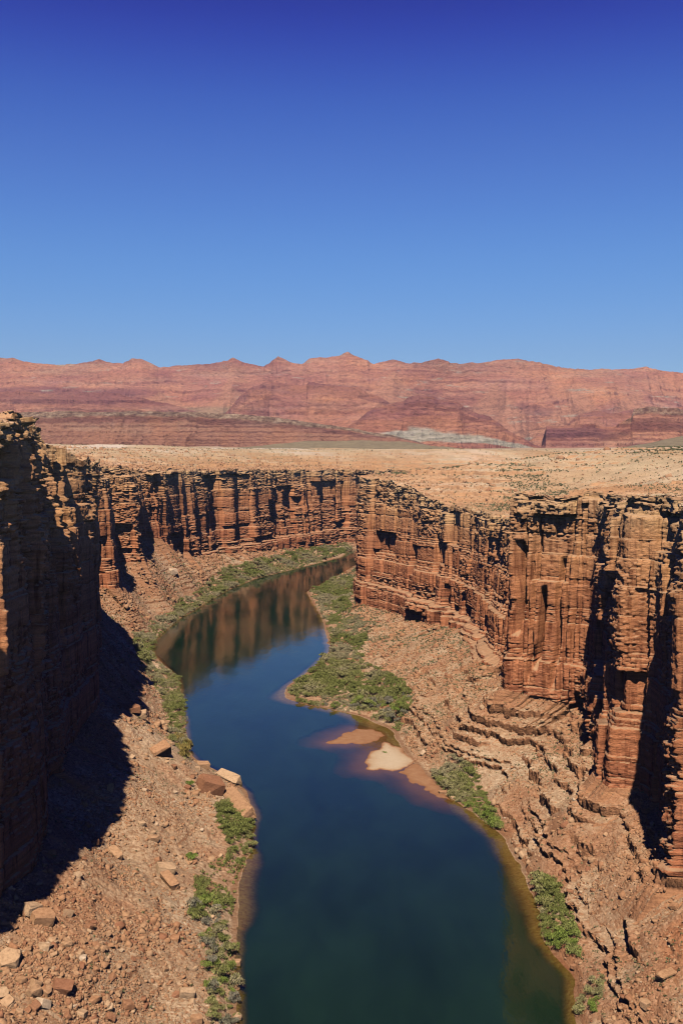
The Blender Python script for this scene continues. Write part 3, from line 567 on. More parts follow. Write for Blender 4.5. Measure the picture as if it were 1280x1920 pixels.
def at_mount(A, X, Y, Z, px, py, rel):
    nz_ = fb2(X / 500, Z / 60, 4, 501)
    A['purple'][:] = np.clip(sst(0.25, 0.5, gb(px, py, 110, 741, 190, 14) + 0.9 * gb(px, py, 580, 731, 120, 9) + 0.8 * gb(px, py, 790, 747, 40, 7) + 0.8 * gb(px, py, 1090, 775, 90, 9) + 0.7 * gb(px, py, 960, 765, 50, 12) + 0.35 * nz_) * 0.75, 0, 1)
    A['orange'][:] = np.clip(0.6 * gb(px, py, 735, 722, 60, 24) + 0.35 * gb(px, py, 560, 765, 150, 22) + 0.3 * gb(px, py, 290, 752, 60, 12) + 0.25 * gb(px, py, 1000, 740, 160, 30), 0, 1) * sst(-0.4, 0.2, nz_)
    for cx, ya, yb, w0 in ((735, 696, 790, 110), (1085, 728, 800, 90), (300, 735, 790, 130), (560, 745, 800, 120), (930, 715, 790, 80), (1190, 725, 790, 70), (430, 715, 775, 60)):
        g_ = np.clip((py - ya) / (yb - ya), 0, 1.2); fan = sst(0.0, 0.5, 1 - np.abs(px + 14 * nz_ - cx) / (w0 * g_ + 2)) * (py > ya)
        A['fan'][:] = np.maximum(A['fan'], fan * 0.7); A['purple'][:] *= 1 - 0.8 * fan
    A['olive'][:] = sst(760, 768, py + 5 * nz_) * (1 - sst(480, 620, px)) * 0.55
    gr = gb(px, py, 790, 806, 85, 13) + 0.9 * gb(px, py, 905, 826, 32, 8) + 0.8 * gb(px, py, 975, 830, 26, 6) + 0.6 * gb(px, py, 690, 800, 30, 6)
    A['grey'][:] = sst(0.35, 0.8, gr + 0.9 * fb2(X / 150, Z / 22, 5, 502, 0.65)) * 0.8
    A['rock'][:] = sst(0.72, 0.9, rel) * 0.25 * sst(-0.1, 0.3, nz_)
crest = [(0, 672), (30, 674), (50, 680), (110, 685), (150, 683), (190, 675), (215, 683), (235, 682), (250, 674), (270, 675), (290, 684), (300, 690), (350, 686), (400, 684), (425, 678), (438, 673), (460, 682), (495, 688), (508, 680), (522, 670), (545, 682), (567, 684), (580, 674), (600, 671), (615, 673), (635, 670), (650, 662), (670, 671), (700, 683), (735, 676), (760, 683), (790, 681), (812, 675), (820, 673), (850, 683), (900, 683), (930, 676), (965, 674), (1000, 681), (1060, 692), (1100, 694), (1150, 693), (1180, 694), (1205, 689), (1240, 697), (1280, 700)]
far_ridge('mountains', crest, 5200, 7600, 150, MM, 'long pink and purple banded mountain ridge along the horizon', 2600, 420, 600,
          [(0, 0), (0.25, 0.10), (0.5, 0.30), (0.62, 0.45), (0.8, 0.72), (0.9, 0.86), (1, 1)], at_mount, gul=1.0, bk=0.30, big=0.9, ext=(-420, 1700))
def at_foot(cap, clay, red):
    def fn(A, X, Y, Z, px, py, rel):
        n_ = fb2(X / 220, Z / 30, 4, 521, 0.6); rl = rel + 0.10 * n_
        A['purple'][:] = sst(cap - 0.04, cap + 0.02, rl) * 0.65
        if clay: A['grey'][:] = sst(0.10, 0.16, rl) * (1 - sst(0.34, 0.46, rl + 0.15 * fb2(X / 90, Z / 60, 3, 522))) * 0.85
        A['orange'][:] = red * sst(-0.2, 0.3, n_)
    return fn
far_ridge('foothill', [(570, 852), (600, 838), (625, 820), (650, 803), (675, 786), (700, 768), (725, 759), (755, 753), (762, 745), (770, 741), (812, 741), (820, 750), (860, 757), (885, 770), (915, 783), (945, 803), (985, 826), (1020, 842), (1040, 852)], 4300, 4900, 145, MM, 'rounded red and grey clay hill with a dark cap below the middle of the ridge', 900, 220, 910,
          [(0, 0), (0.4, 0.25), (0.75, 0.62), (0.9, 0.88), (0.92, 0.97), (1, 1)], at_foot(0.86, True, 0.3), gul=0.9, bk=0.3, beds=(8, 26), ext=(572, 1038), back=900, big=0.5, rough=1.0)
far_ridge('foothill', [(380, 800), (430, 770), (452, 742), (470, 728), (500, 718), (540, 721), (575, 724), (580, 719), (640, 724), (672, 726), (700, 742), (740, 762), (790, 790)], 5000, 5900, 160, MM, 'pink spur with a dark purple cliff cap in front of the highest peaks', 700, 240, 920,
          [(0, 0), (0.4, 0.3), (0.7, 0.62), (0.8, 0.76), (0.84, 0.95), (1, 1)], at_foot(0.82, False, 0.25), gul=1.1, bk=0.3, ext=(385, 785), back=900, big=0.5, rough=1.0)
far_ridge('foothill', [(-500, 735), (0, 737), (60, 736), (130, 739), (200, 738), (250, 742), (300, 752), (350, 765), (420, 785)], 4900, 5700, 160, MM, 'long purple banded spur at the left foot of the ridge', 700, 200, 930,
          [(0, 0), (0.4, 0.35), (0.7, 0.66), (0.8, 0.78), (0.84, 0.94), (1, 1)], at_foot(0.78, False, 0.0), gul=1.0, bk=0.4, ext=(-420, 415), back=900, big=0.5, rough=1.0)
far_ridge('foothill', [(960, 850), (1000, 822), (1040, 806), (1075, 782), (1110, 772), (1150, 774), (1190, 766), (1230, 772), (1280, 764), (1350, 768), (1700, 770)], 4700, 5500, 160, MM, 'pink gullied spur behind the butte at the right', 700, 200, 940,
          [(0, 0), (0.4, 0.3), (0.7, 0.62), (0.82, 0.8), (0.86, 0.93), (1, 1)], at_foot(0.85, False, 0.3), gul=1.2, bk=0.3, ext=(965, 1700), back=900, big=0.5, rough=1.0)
mesa = [(-600, 770), (0, 776), (60, 773), (130, 771), (190, 774), (250, 772), (370, 772), (450, 777), (500, 780), (560, 789), (620, 797), (660, 803), (700, 812), (740, 817), (780, 828), (830, 846), (900, 860)]
def at_mesa(A, X, Y, Z, px, py, rel):
    A['rock'][:] = sst(0.82, 0.88, rel + 0.08 * fb2(X / 120, Z / 30, 3, 511)) * 0.9
    A['olive'][:] = np.clip(sst(0.12, 0.0, rel), 0, 1) * 0 + sst(-0.05, 0.3, fb2(X / 300, Y / 300, 3, 512)) * sst(0.10, 0.02, 1 - 0.9) * 0
    A['orange'][:] = 0.12 * sst(0.1, 0.4, fb2(X / 60, Z / 90, 3, 513))
    A['purple'][:] = 0.35 * sst(0.6, 0.7, rel) * (1 - sst(0.8, 0.85, rel)) * sst(-.3, .2, fb2(X / 200, Z / 50, 3, 514))
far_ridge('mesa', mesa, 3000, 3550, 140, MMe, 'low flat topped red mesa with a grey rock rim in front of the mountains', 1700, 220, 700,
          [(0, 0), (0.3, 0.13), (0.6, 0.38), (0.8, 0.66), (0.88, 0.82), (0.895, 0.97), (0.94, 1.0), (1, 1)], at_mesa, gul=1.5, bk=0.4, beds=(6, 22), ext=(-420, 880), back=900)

butte = [(960, 850), (1012, 838), (1019, 834), (1022, 800), (1060, 798), (1110, 796), (1135, 800), (1150, 799), (1168, 788), (1181, 782), (1185, 767), (1220, 763), (1240, 766), (1265, 765), (1272, 768), (1290, 772), (1340, 768), (1900, 772)]
def at_butte(A, X, Y, Z, px, py, rel):
    A['rock'][:] = sst(0.80, 0.86, rel) * 0.7 * sst(1150, 1190, px)
    A['purple'][:] = sst(0.46, 0.54, rel) * (1 - 0.6 * sst(0.84, 0.92, rel)) * (1 - 0.75 * sst(1120, 1170, px)) * 0.95
far_ridge('butte', butte, 3700, 4150, 142, MM, 'red stepped butte with a dark cliff edge on the right of the plain', 900, 200, 800,
          [(0, 0), (0.35, 0.2), (0.6, 0.42), (0.66, 0.52), (0.68, 0.80), (0.8, 0.84), (0.84, 1.0), (1, 1)], at_butte, gul=0.45, beds=(8, 26), ext=(950, 1800), back=700)
def at_olive(A, X, Y, Z, px, py, rel): A['olive'][:] = 1.0
far_ridge('hill', [(380, 850), (450, 840), (520, 833), (560, 828), (640, 826), (700, 826), (760, 829), (820, 837), (900, 845), (960, 852)], 2250, 2500, 132, MMe, 'low olive brown rise on the plain below the long mesa', 500, 50, 810,
          [(0, 0), (0.5, 0.5), (1, 1)], at_olive, gul=0.2, ext=(380, 960), back=500, ledge=0.0)
far_ridge('hill', [(1100, 852), (1150, 842), (1200, 833), (1240, 824), (1280, 816), (1350, 808), (1500, 805), (1900, 815)], 1900, 2300, 134, MMe, 'olive brown slope at the right edge in front of the butte', 500, 50, 820,
          [(0, 0), (0.5, 0.5), (1, 1)], at_olive, gul=0.2, ext=(1090, 2200), back=500, ledge=0.0)
print('far', round(time.time() - T0, 1))

# ------------------------------------------------------------------ rocks
def hull_rock(r, n=16, box=(1, 0.8, 0.6), k=0.55):
    bm = bmesh.new()
    for _ in range(n):
        v = r.normal(size=3); v /= np.linalg.norm(v); p = np.sign(v) * np.abs(v) ** k
        bm.verts.new((p[0] * box[0], p[1] * box[1], p[2] * box[2]))
    bmesh.ops.convex_hull(bm, input=bm.verts)
    for v in [v for v in bm.verts if not v.link_faces]: bm.verts.remove(v)
    bmesh.ops.triangulate(bm, faces=bm.faces); bm.verts.index_update()
    V = np.array([v.co[:] for v in bm.verts]); T = np.array([[v.index for v in f.verts] for f in bm.faces])
    bm.free(); return V, T
rr = np.random.default_rng(5)
RV = [hull_rock(rr, 15, (1, rr.uniform(0.6, 0.95), rr.uniform(0.4, 0.8)), rr.uniform(0.35, 0.7)) for _ in range(16)]
def make_rock_mat(name, objrand):
    m, t, b = nmat(name)
    if objrand: f = nd(t, 'ShaderNodeObjectInfo').outputs['Random']
    else: f = attr(t, 'tone')
    base = ramp(t, f, [(0.0, (0.34, 0.15, 0.08)), (0.3, (0.46, 0.235, 0.12)), (0.6, (0.50, 0.285, 0.155)), (0.9, (0.58, 0.37, 0.215)), (1.0, (0.66, 0.49, 0.34))])
    sp = noise(t, mapped(t, (1, 1, 1.4)), 1.1, 6, 0.7)
    c = mix(t, 1.0, base, ramp(t, sp, [(0.3, (0.68, 0.62, 0.6)), (0.5, g1(1.0)), (0.7, g1(1.2))]), 'MULTIPLY')
    t.links.new(c, b.inputs['Base Color']); bump(t, b, noise(t, mapped(t, (1, 1, 1)), 2.5, 6, 0.7), 0.6, 0.25); return m
MR = make_rock_mat('rubble_rock', False); MRo = make_rock_mat('boulder_rock', True)
def rotmats(r, n, tilt=0.5):
    az = r.uniform(0, 2 * math.pi, n); tx_ = r.normal(0, tilt, n); ty_ = r.normal(0, tilt, n)
    cz, sz = np.cos(az), np.sin(az); cx, sx = np.cos(tx_), np.sin(tx_); cy, sy = np.cos(ty_), np.sin(ty_)
    Rz = np.zeros((n, 3, 3)); Rz[:, 0, 0] = cz; Rz[:, 0, 1] = -sz; Rz[:, 1, 0] = sz; Rz[:, 1, 1] = cz; Rz[:, 2, 2] = 1
    Rx = np.zeros((n, 3, 3)); Rx[:, 0, 0] = 1; Rx[:, 1, 1] = cx; Rx[:, 1, 2] = -sx; Rx[:, 2, 1] = sx; Rx[:, 2, 2] = cx
    Ry = np.zeros((n, 3, 3)); Ry[:, 1, 1] = 1; Ry[:, 0, 0] = cy; Ry[:, 0, 2] = sy; Ry[:, 2, 0] = -sy; Ry[:, 2, 2] = cy
    return Rz @ Rx @ Ry
def merge_instances(name, protos, pos, size, mat, tones, r, tilt=0.5, label=None, kind='stuff', sq=None, smooth=False):
    pid = r.integers(0, len(protos), len(pos)); M = rotmats(r, len(pos), tilt)
    VV, TT, AA = [], [], []; off = 0
    for i, (V, T) in enumerate(protos):
        s = np.where(pid == i)[0]
        if not len(s): continue
        P = np.einsum('nij,vj->nvi', M[s], V) * size[s][:, None, None] + pos[s][:, None, :]
        VV.append(P.reshape(-1, 3)); TT.append((T[None] + (np.arange(len(s)) * len(V))[:, None, None] + off).reshape(-1, T.shape[1]))
        AA.append(np.repeat(tones[s], len(V))); off += len(s) * len(V)
    return mesh_from(name, np.concatenate(VV), np.concatenate(TT), mat, {'tone': np.concatenate(AA)}, kind=kind, label=label, smooth=smooth)
def surf_points(rb, key):
    X, Y, Z = rb[key][:3]; ex = rb[key][3]
    ax = np.gradient(X, axis=1); ay = np.gradient(Y, axis=1); bx2 = np.gradient(X, axis=0); by2 = np.gradient(Y, axis=0)
    area = np.abs(ax * by2 - ay * bx2)
    px, py = proj(X, Y, Z)
    gz = (np.abs(np.gradient(Z, axis=0)) + 1e-6) / (np.hypot(bx2, by2) + 1e-3)
    return [v.ravel() for v in (X, Y, Z, area, px, py, gz, ex)]
SP = {}
for nm, rb in (('L', LRB), ('R', RRB)):
    SP[nm] = surf_points(rb, 'talus'); SP[nm + 'p'] = surf_points(rb, 'plateau')
def inpoly(px, py, P): return sdf_poly(px, py, P) > 0
def pick(nm, n, wfn, r, frame=(-60, 1340, 700, 1990)):
    X, Y, Z, A, px, py, gz, ex = SP[nm]
    wgt = A * ((px > frame[0]) & (px < frame[1]) & (py > frame[2]) & (py < frame[3]) & (Y > 60)) * wfn(X, Y, Z, px, py, gz, ex)
    cs = np.cumsum(wgt); idx = np.searchsorted(cs, r.random(n) * cs[-1]); idx = np.clip(idx, 0, len(X) - 1)
    j = r.uniform(-0.15, 0.15, (n, 2))
    return np.stack([X[idx] + j[:, 0], Y[idx] + j[:, 1], Z[idx]], -1), px[idx], py[idx]
r = np.random.default_rng(11)
VEG = {
 'far_left': [(250, 1240), (252, 1195), (325, 1140), (395, 1088), (420, 1068), (470, 1052), (560, 1032), (655, 1016), (662, 1032), (560, 1066), (470, 1088), (435, 1112), (340, 1165), (292, 1208), (290, 1245)],
 'mid_left': [(250, 1232), (290, 1236), (338, 1275), (347, 1330), (356, 1428), (322, 1415), (314, 1350), (300, 1300)],
 'low_left': [(395, 1508), (440, 1500), (474, 1530), (476, 1612), (442, 1642), (434, 1740), (455, 1800), (448, 1925), (392, 1925), (385, 1800), (352, 1700), (385, 1630), (430, 1600), (415, 1560)],
 'terrace': [(540, 1296), (600, 1232), (622, 1200), (600, 1140), (580, 1108), (640, 1078), (668, 1085), (655, 1130), (692, 1180), (680, 1240), (762, 1280), (772, 1310), (750, 1372), (680, 1342), (560, 1325)],
 'mid_right': [(800, 1425), (830, 1412), (893, 1440), (905, 1480), (938, 1540), (942, 1566), (850, 1504), (815, 1462)],
 'low_right': [(1003, 1640), (1030, 1655), (1078, 1728), (1084, 1800), (1020, 1772), (1012, 1700)],
 'corner': [(1092, 1850), (1130, 1835), (1120, 1900), (1085, 1900)]}
def veg_mask(px, py):
    m = np.zeros(px.shape, bool)
    for P in VEG.values(): m |= inpoly(px, py, P)
    return m
# rubble (uncountable) on the left talus, right slope, plateau benches
def wL(X, Y, Z, px, py, gz, ex):
    d = sst(-0.2, 0.45, fb2(X / 18, Y / 22, 3, 901) + 0.12) * 0.95 + 0.05; d = d * (1 - 0.8 * np.exp(-((px - 250) / 110) ** 2 - ((py - 1700) / 60) ** 2))
    blk = np.exp(-((px - 60) / 260) ** 2 - ((py - 1880) / 150) ** 2) * 3
    return (d + blk) * (Z > 1.0) * (1 / np.clip(Y / 300, 0.7, 4))
def wR(X, Y, Z, px, py, gz, ex):
    return (sst(-0.2, 0.4, fb2(X / 18, Y / 18, 3, 902)) + 0.12) * (Z > 0.6) * (1 / np.clip(Y / 300, 0.7, 4))
def wP(X, Y, Z, px, py, gz, t): return (np.exp(-t / 45) + 0.06) * (t > 0.5) * (Y < 1500) * np.clip(700 / np.maximum(Y, 80), 0.6, 2)
def szs(n, lo, hi, p): return lo * ((1 - r.random(n) * (1 - (lo / hi) ** p)) ** (-1 / p))
for nm, wf, n, lo, hi, p, lab in (('L', wL, 42000, 0.26, 1.7, 2.7, 'loose angular rubble covering the left talus slope'), ('R', wR, 26000, 0.25, 1.6, 2.6, 'loose stones scattered over the ledges of the right slope')):
    pos, px, py = pick(nm, n, wf, r); keep = ~veg_mask(px, py) | (r.random(n) < 0.25); pos = pos[keep]
    s = szs(len(pos), lo, hi, p) * np.clip(pos[:, 1] / 420, 0.9, 2.0) * np.clip(1 + 1.3 * fb2(pos[:, 0] / 11, pos[:, 1] / 11, 2, 905), 0.55, 1.8); pos[:, 2] -= 0.0
    merge_instances('rubble', RV, pos, s, MR, np.clip(r.normal(0.36, 0.2, len(pos)), 0, 1), r, 0.5, lab)
for nm, n, lab in (('Lp', 15000, 'broken rock scattered along the left rim'), ('Rp', 5000, 'broken rock scattered along the right rim')):
    pos, px, py = pick(nm, n, wP, r); s = szs(len(pos), 0.35, 2.4, 2.4) * np.clip(pos[:, 1] / 500, 0.7, 1.8)
    merge_instances('rubble', RV, pos, s, MR, np.clip(r.normal(0.45, 0.15, len(pos)), 0, 1), r, 0.3, lab)
print('rubble', round(time.time() - T0, 1))

# ------------------------------------------------------------------ plants
def leaf_plant(r, n, lobes, leaf, flat=0.75, stems=6):
    V = []; Q = []
    cs = [(r.uniform(-0.5, 0.5), r.uniform(-0.5, 0.5), r.uniform(0.3, 0.75) * flat, r.uniform(0.28, 0.5)) for _ in range(lobes)]
    for i in range(n):
        c = cs[r.integers(lobes)]; d = r.normal(size=3); d /= np.linalg.norm(d); d[2] = abs(d[2]) * 0.9 - 0.15
        rad = c[3] * r.uniform(0.55, 1.08); p = np.array(c[:3]) + d * rad * np.array([1, 1, 0.9]); p[2] = max(p[2], 0.02)
        u = r.normal(size=3); u /= np.linalg.norm(u); u[2] = abs(u[2]) + 0.4; v = np.cross(u, r.normal(size=3)); v /= np.linalg.norm(v) + 1e-6
        a = leaf * r.uniform(0.6, 1.4); b0 = len(V)
        V += [p - u * a * 0.6, p + v * a * 0.32, p + u * a * 0.7, p - v * a * 0.32]; Q.append([b0, b0 + 1, b0 + 2, b0 + 3])
    for _ in range(stems):
        a = r.uniform(0, 6.28); tip = np.array([math.cos(a) * 0.4, math.sin(a) * 0.4, 0.55 * flat]); w_ = np.array([-math.sin(a), math.cos(a), 0]) * 0.02
        b0 = len(V); V += [-w_, w_, tip + w_ * 0.4, tip - w_ * 0.4]; Q.append([b0, b0 + 1, b0 + 2, b0 + 3])
    return np.array(V), np.array(Q)
def make_leaf_mat(name, stops, objrand):
    m, t, b = nmat(name); b.inputs['Roughness'].default_value = 0.7
    f = nd(t, 'ShaderNodeObjectInfo').outputs['Random'] if objrand else attr(t, 'tone')
    g = nd(t, 'ShaderNodeNewGeometry')
    f2 = mth(t, 'ADD', mth(t, 'MULTIPLY', f, 0.7), mth(t, 'MULTIPLY', g.outputs['Random Per Island'], 0.3))
    c = ramp(t, f2, stops)
    c = mix(t, 1.0, c, ramp(t, noise(t, mapped(t, (1, 1, 1)), 0.6, 3), [(0.35, g1(0.7)), (0.65, g1(1.2))]), 'MULTIPLY')
    t.links.new(c, b.inputs['Base Color']); return m
GREEN = [(0.0, (0.19, 0.21, 0.05)), (0.3, (0.27, 0.265, 0.08)), (0.6, (0.36, 0.315, 0.13)), (1.0, (0.43, 0.34, 0.21))]
BRIGHT = [(0.0, (0.17, 0.24, 0.04)), (0.6, (0.29, 0.33, 0.075)), (1.0, (0.38, 0.35, 0.13))]
YELLOW = [(0.0, (0.25, 0.188, 0.05)), (0.5, (0.375, 0.263, 0.075)), (1.0, (0.25, 0.237, 0.088))]
GREYG = [(0.0, (0.25, 0.225, 0.138)), (1.0, (0.35, 0.3, 0.213))]
SCRUB = [(0.0, (0.14, 0.155, 0.06)), (0.5, (0.21, 0.205, 0.095)), (1.0, (0.31, 0.27, 0.15))]
LM = {k: make_leaf_mat('leaves_' + k, s, True) for k, s in (('olive', GREEN), ('bright', BRIGHT), ('yellow', YELLOW), ('greyish', GREYG))}
LMt = make_leaf_mat('leaves_thicket', GREEN, False); LMs = make_leaf_mat('leaves_scrub', SCRUB, False)
rp = np.random.default_rng(31)
SHV = [leaf_plant(rp, 420, 6, 0.13, rp.uniform(0.8, 1.2)) for _ in range(6)]
TUF = [leaf_plant(rp, 11, 2, 0.55, 0.8, 0) for _ in range(5)]
shrub_me = {}
def shrub_mesh(i, k):
    if (i, k) not in shrub_me:
        o = mesh_from('shrub', SHV[i][0], SHV[i][1], LM[k]); shrub_me[(i, k)] = o.data; bpy.data.objects.remove(o)
    return shrub_me[(i, k)]
def place(nm, me, p, s, label, cat, group=None, rz=None, sxyz=(1, 1, 1), rot=None):
    o = bpy.data.objects.new(nm, me); col.objects.link(o); o.location = p
    o.rotation_euler = rot if rot else (0, 0, rz if rz is not None else random.uniform(0, 6.28)); o.scale = (s * sxyz[0], s * sxyz[1], s * sxyz[2])
    o['label'] = label; o['category'] = cat
    if group: o['group'] = group
    return o
zones = [('far_left', 'L', 3.4, (1.6, 3.8), 'olive', 'green tamarisk shrub in the narrow band along the far left bank', 'shrubs along the far left bank', 50),
         ('mid_left', 'L', 3.2, (1.8, 2.8), 'yellow', 'yellowish green shrub on the left bank below the cliff shadow', 'yellowish shrubs on the left bank', 35),
         ('low_left', 'L', 2.7, (1.4, 2.9), 'olive', 'green shrub in the strip between the near left rubble and the water', 'shrubs along the near left bank', 75),
         ('terrace', 'R', 3.2, (1.5, 3.3), 'olive', 'grey green shrub in the broad thicket on the right bank point', 'shrubs on the right bank point', 75),
         ('mid_right', 'R', 2.3, (1.5, 2.4), 'bright', 'bright green shrub between the brown shelf and the right ledges', 'bright shrubs below the right ledges', 40),
         ('low_right', 'R', 2.2, (1.4, 2.2), 'bright', 'green shrub at the foot of the dark ledge on the near right bank', 'shrubs at the foot of the near right ledge', 20),
         ('corner', 'R', 2.4, (1.2, 1.8), 'bright', 'small green shrub low on the near right bank by the water', 'shrubs low on the near right bank', 5)]
tp, ts = [], []
for zn, sd, cell, (s0, s1), mk, lab, grp, nind in zones:
    pos, px, py = pick(sd, 7000 if zn in ('terrace', 'far_left') else 2600, lambda X, Y, Z, px, py, gz, ex: (inpoly(px + 8 * vn2(X / 5, Y / 5, 940), py + 8 * vn2(X / 5, Y / 5, 941), VEG[zn])) * (Z < 14) * 1.0, r)
    sd_ = sdf_poly(px, py, VEG[zn]); kp = r.random(len(pos)) < np.clip(0.12 + sd_ / 16, 0, 1); pos = pos[kp]
    key = np.floor(pos[:, 0] / cell) * 100003 + np.floor(pos[:, 1] / cell); _, ui = np.unique(key, return_index=True); pos = pos[ui]
    dens = fb2(pos[:, 0] / 14, pos[:, 1] / 14, 2, 950); pos = pos[dens > {'terrace': -0.22, 'low_left': -0.08, 'mid_left': -0.2}.get(zn, -0.38)]
    pos = pos[np.argsort(pos[:, 1])]
    for j, p in enumerate(pos):
        s = (s0 + (s1 * 1.25 - s0) * r.random() ** 1.6) * float(np.clip(0.9 + 1.0 * vn2(p[0] / 12, p[1] / 12, 955), 0.5, 1.5))
        if j < nind:
            k = mk
            if zn in ('low_left', 'terrace') : k = ['olive', 'olive', 'bright', 'greyish'][r.integers(4)]
            if zn == 'mid_left' and r.random() < 0.3: k = 'olive'
            o = place('shrub', shrub_mesh(int(r.integers(6)), k), (p[0], p[1], p[2] - 0.15), s, lab, 'shrub', grp, sxyz=(1, 1, r.uniform(0.85, 1.6)))
        else: tp.append((p[0], p[1], p[2] - 0.15)); ts.append(s)
tp = np.array(tp); ts = np.array(ts); print('thicket', len(tp))
merge_instances('thicket', SHV, tp, ts, LMt, np.clip(0.5 + 1.9 * fb2(tp[:, 0] / 20, tp[:, 1] / 32, 3, 960) + r.normal(0, 0.16, len(tp)), 0, 1), r, 0.08, 'dense mass of grey green tamarisk and willow along the river banks')
# understory grass on the right bank point, then dry scrub on slopes and plateau
for sd, n, zs_, lab in (('R', 14000, ('terrace', 'mid_right', 'low_right'), 'low green grass between the shrubs of the right bank'), ('L', 8000, ('far_left', 'mid_left', 'low_left'), 'low olive grass between the shrubs of the left bank')):
    pos, px, py = pick(sd, n, lambda X, Y, Z, px, py, gz, ex: np.maximum.reduce([inpoly(px + 10 * vn2(X / 4, Y / 4, 942), py + 10 * vn2(X / 4, Y / 4, 943), VEG[z_]) * 1.0 for z_ in zs_]) * (Z < 14) * sst(-0.15, 0.3, fb2(X / 8, Y / 10, 3, 962)), r)
    merge_instances('grass', TUF, pos, r.uniform(0.5, 1.2, len(pos)), LMt, np.clip(0.35 + 1.6 * fb2(pos[:, 0] / 20, pos[:, 1] / 32, 3, 960), 0, 1), r, 0.1, lab)
P_, S_ = [], []
for nm, n, wf in (('L', 3500, lambda X, Y, Z, px, py, gz, ex: (Z > 1) * (0.2 + sst(-0.1, 0.4, fb2(X / 25, Y / 25, 3, 970)))), ('R', 11000, lambda X, Y, Z, px, py, gz, ex: (Z > 1) * (gz < 1.2) * (0.15 + sst(-0.2, 0.4, fb2(X / 20, Y / 20, 3, 971)))),
                  ('Lp', 2500, lambda X, Y, Z, px, py, gz, t: (t > 8) * (t < 1200) * (400 / np.maximum(Y, 100))), ('Rp', 9000, lambda X, Y, Z, px, py, gz, t: (t > 5) * (t < 1500) * (400 / np.maximum(Y, 100)) * (0.06 + sst(-0.05, 0.45, fb2(X / 50, Y / 90, 4, 972)) ** 1.5))):
    pos, px, py = pick(nm, n, wf, r); P_.append(pos); S_.append(r.uniform(0.35, 0.85, n) * np.clip(pos[:, 1] / 500, 0.85, 2.2))
P_ = np.concatenate(P_); S_ = np.concatenate(S_)
merge_instances('scrub', TUF, P_, S_, LMs, r.random(len(P_)), r, 0.1, 'small dry desert bushes dotted over slopes and plateau')
print('plants', round(time.time() - T0, 1))

# ------------------------------------------------------------------ boulders one can point at
def rock_object(name, box, seed, sub=2, k=0.3, rough=0.05, mat=None):
    rg = np.random.default_rng(seed); V, T = hull_rock(rg, 26, box, k)
    bm = bmesh.new(); vs = [bm.verts.new(v) for v in V]
    for f in T: bm.faces.new([vs[i] for i in f])
    bmesh.ops.dissolve_limit(bm, angle_limit=0.12, verts=bm.verts, edges=bm.edges)
    bmesh.ops.bevel(bm, geom=bm.edges[:], offset=0.03 * min(box), segments=1, affect='EDGES', clamp_overlap=True)
    bmesh.ops.triangulate(bm, faces=bm.faces)
    bmesh.ops.subdivide_edges(bm, edges=bm.edges[:], cuts=sub, use_grid_fill=True)
    co = np.array([v.co[:] for v in bm.verts]); n = vn3(co[:, 0] * 2.2, co[:, 1] * 2.2, co[:, 2] * 5, seed) + 0.5 * vn3(co[:, 0] * 6, co[:, 1] * 6, co[:, 2] * 14, seed + 1)
    bm.normal_update()
    for v, q in zip(bm.verts, n): v.co += v.normal * float(q) * rough * 2 * max(box)
    me = bpy.data.meshes.new(name); bm.to_mesh(me); bm.free(); me.materials.append(mat or MRo); return me
def ground_at(px, py):
    best = None
    for nm in ('L', 'R'):
        X, Y, Z, A, qx, qy, gz, ex = SP[nm]; d = (qx - px) ** 2 + (qy - py) ** 2; d = d + 1e9 * (Y > 1300)
        i = int(np.argmin(d))
        if best is None or d[i] < best[0]: best = (d[i], (float(X[i]), float(Y[i]), float(Z[i])))
    return best[1]
